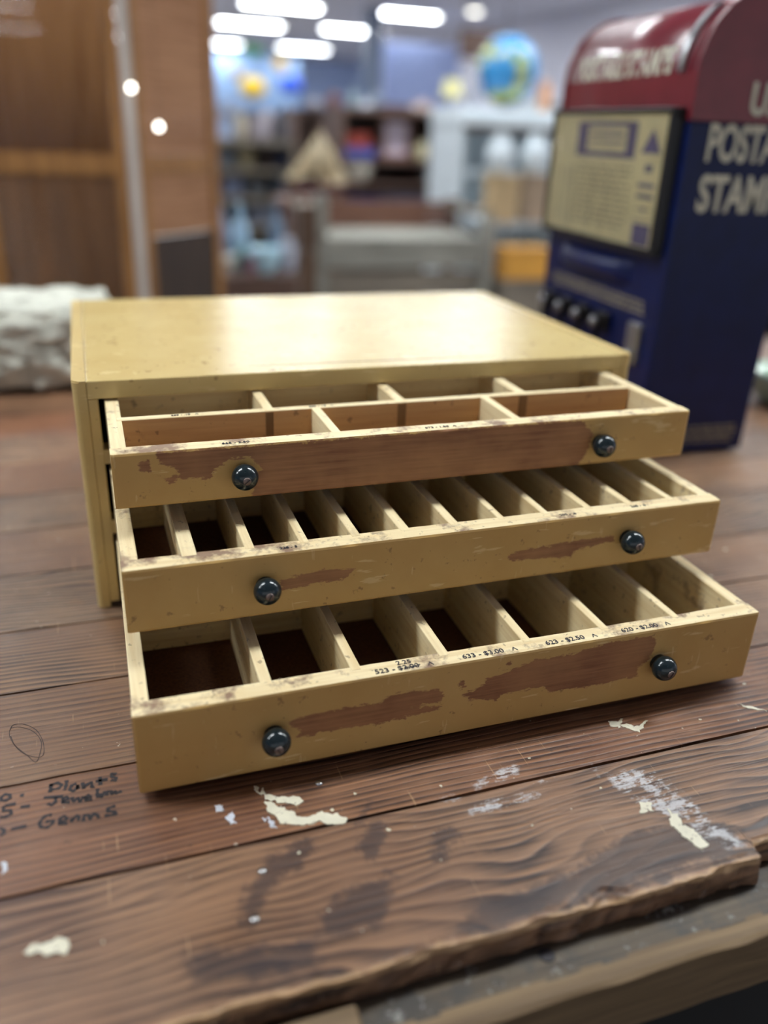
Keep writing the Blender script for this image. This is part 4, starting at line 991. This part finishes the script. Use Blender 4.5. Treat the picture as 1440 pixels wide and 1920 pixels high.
# globe
R_ = sz(952, 132, 4.08, 106) / 2; zc_ = Z(952, 132, 4.08)
P = at(952, 132, 4.08); gl = tag(empty('globe', (P.x, 4.08, zwc)), 'blue and green world globe on a stand on the white cabinet', 'globe')
t = NT('globe_map', .25, coat=.4); v = t.coord(); f = t.noise(v, 7.5, 4, .55)
g_ = t.mix(t.ramp(t.noise(v, 14, 3), .4, .6), srgb(96, 136, 60), srgb(176, 180, 96))
t.col(t.mix(t.ramp(f, .535, .555), srgb(50, 136, 196), g_)); M_GLOBE = t.m
bm = bmesh.new(); bmesh.ops.create_uvsphere(bm, u_segments=40, v_segments=24, radius=R_); g1 = fin('map_ball', bm, M_GLOBE, gl, True); g1.location = (0, 0, zc_ - zwc); g1.rotation_euler = (.1, .4, 1.9)
bm = bmesh.new(); add_tube(bm, [((R_ + .012)*math.sin(a_ + .4), 0, zc_ - zwc + (R_ + .012)*math.cos(a_ + .4)) for a_ in lin(0, math.pi, 20)], .005, 8); fin('meridian_arm', bm, M_CHROME, gl)
lathe('stand', [(0, 0), (.07, 0), (.072, .008), (.03, .014), (.01, .02), (.01, max(.022, zc_ - zwc - R_ - .008)), (0, max(.022, zc_ - zwc - R_ - .008))], BR, gl)
item('vase', 'ceramic_vase', 'pale grey vase on the white cabinet left of the globe', 'vase', 884, 205, 4.05, 30, 78, (176, 176, 188), zwc)
item('jar', 'candle_jar', 'orange candle jar on the white cabinet right of the globe', 'candle', 1018, 205, 4.1, 20, 58, (236, 170, 118), zwc)

# paper lanterns hanging far back
for px, py, w_, h_, c, lb in ((472, 95, 46, 24, (24, 140, 60), 'green paper lantern hanging closest to the ceiling lights'), (526, 122, 26, 28, (222, 184, 60), 'small yellow paper lantern above the blue one'), (474, 165, 48, 42, (238, 200, 44), 'large yellow paper lantern at the lower left of the group'), (544, 160, 44, 38, (40, 92, 230), 'bright blue paper lantern right of the large yellow one'), (443, 138, 20, 28, (190, 160, 100), 'small tan paper lantern left of the large yellow one')):
    YL = 12.2 if py < 100 else 11; P = at(px, py, YL); a_, b_ = sz(px, py, YL, w_)/2, abs(Z(px, py - h_/2, YL) - P.z)
    r_ = tag(empty('paper_lantern', P), lb, 'lantern', 'paper lanterns')
    r_['group'] = 'coloured paper lanterns'
    lathe('shade', [(0, -b_)] + [(a_*math.cos(q)*(1 + .03*math.cos(q*30)), b_*math.sin(q)) for q in lin(-1.35, 1.35, 24)] + [(0, b_)], cm(c), r_, (0, 0, 0), 24)
    bm = bmesh.new(); add_tube(bm, [(0, 0, b_), (0, 0, CEIL - P.z)], .004, 5); fin('cord', bm, M_WIRE, r_)
# boards and posts beyond
for nm, lb, ct, px0, px1, py0, py1, Y, c in (
    ('display_board', 'pale sky blue board on the left behind the paper lanterns', 'board', 385, 560, 104, 205, 22, (140, 168, 206)),
    ('display_board', 'wide lavender blue board standing beyond the hutch', 'board', 718, 860, 84, 200, 14, (164, 180, 226)),
    ('display_board', 'slate blue board between the two paler boards', 'board', 565, 690, 112, 205, 20, (128, 146, 184))):
    x0, x1 = X(px0, 150, Y), X(px1, 150, Y); zt_ = Z((px0 + px1)/2, py0, Y); zb_ = Z((px0 + px1)/2, py1, Y)
    r_ = tag(empty(nm, ((x0 + x1)/2, Y, FLOOR)), lb, ct); hw = (x1 - x0)/2
    box('panel', -hw, hw, 0, .05, zb_ - FLOOR, zt_ - FLOOR, cm(c), r_, .01)
    box('trim_rail', -hw - .02, hw + .02, -.03, .08, zb_ - FLOOR - .14, zb_ - FLOOR, BR2, r_)
    for x in (-hw + .05, hw - .1): box('post', x, x + .06, 0, .05, 0, zb_ - FLOOR - .14, GRD, r_)
P = at(702, 150, 13.5); o_ = box('trim_1', P.x - .12, P.x + .12, 13.5, 13.74, FLOOR, CEIL, cm((104, 118, 142))); o_['kind'] = 'structure'
P0, P1 = at(862, 108, 8.5), at(962, 62, 8.5)
hs_ = tag(empty('hanging_sign', ((P0.x + P1.x)/2, 8.5, P0.z)), 'dark brown blank wooden board hanging from the ceiling behind the globe', 'sign'); hw = (P1.x - P0.x)/2
box('board', -hw, hw, 0, .04, 0, P1.z - P0.z, BR, hs_, .005)
for x in (-hw*.8, hw*.8):
    bm = bmesh.new(); add_tube(bm, [(x, .02, P1.z - P0.z), (x, .02, CEIL - P0.z)], .006, 6); fin('hanger', bm, M_WIRE, hs_)
d_ = at(890, 20, 5) - CAM; P = CAM + d_ * ((CEIL - .05 - CAM.z) / d_.z)
sl = tag(empty('spot_light', (P.x, P.y, CEIL)), 'round cream glowing spotlight on the ceiling above the globe', 'spotlight')
lathe('lens', [(0, -.075), (.10, -.07), (.11, -.06), (0, -.058)], emit('spot_lens', (1, .98, .88, 1), 9), sl); lathe('housing', [(.115, -.07), (.125, -.06), (.12, 0), (0, 0)], M_LFR, sl)
# crowded furniture in the middle distance
random.seed(31)
FAR = (('bookcase', 'tall grey brown bookcase left of the aisle far back', 'bookcase', 400, 470, 210, 8.5, GRD), ('dresser', 'dark dresser beyond the rack of goods', 'dresser', 478, 560, 232, 7.6, BR),
       ('bookcase', 'black brown bookcase directly above the sailboat', 'bookcase', 556, 650, 205, 7.0, BR), ('sideboard', 'reddish sideboard far behind the hutch', 'sideboard', 650, 735, 212, 10.5, BR2),
       ('sideboard', 'grey sideboard at the far right beyond the hutch', 'sideboard', 740, 850, 214, 11.5, GRW), ('dresser', 'pale blue dresser at the far left end of the shop', 'dresser', 385, 450, 205, 13, cm((146, 160, 190))),
       ('dresser', 'small slate blue dresser far back behind the dark bookcase', 'dresser', 455, 545, 206, 15, cm((120, 132, 160))))
for nm, lb, ct, a_, b_, py, Y, m_ in FAR: cab_box(nm, lb, ct, a_, b_, py, Y, .6, m_, (py + 28, py + 58, py + 90))
k = 0
for px, w_, h_, c, Y, py, lb in ((500, 26, 26, (176, 168, 172), 7.8, 232, 'pinkish grey vase on the dark dresser beyond the rack'), (535, 22, 34, (70, 66, 74), 7.8, 232, 'charcoal vase on the dark dresser beyond the rack'), (590, 24, 24, (150, 150, 160), 7.2, 205, 'grey vase on the black brown bookcase'), (625, 26, 34, (110, 64, 54), 7.2, 205, 'rust red vase on the black brown bookcase'),
    (432, 24, 30, (160, 176, 206), 8.7, 210, 'light blue vase on the grey brown bookcase'), (690, 30, 26, (190, 196, 206), 10.7, 212, 'whitish vase on the reddish sideboard'), (790, 40, 26, (196, 176, 170), 11.7, 214, 'rosy grey vase on the grey sideboard')):
    item('vase', 'ceramic_vase', lb, 'vase', px, py, Y, w_, h_, c, Z(px, py, Y - .2))
# goods against the right wall
for px0, px1, py, Y, m_, nm, lb, ct in ((1005, 1090, 190, 9, WHT, 'wardrobe', 'white wardrobe against the right wall behind the globe', 'wardrobe'),):
    cab_box(nm, lb, ct, px0, px1, py, Y, .6, m_, (py + 40, py + 90))
# dark chest on the floor right of the vending machine
cab_box('blanket_chest', 'dark brown chest on the floor beyond the vending machine', 'chest', 1400, 1640, 560, 1.9, .5, BR, (640,))
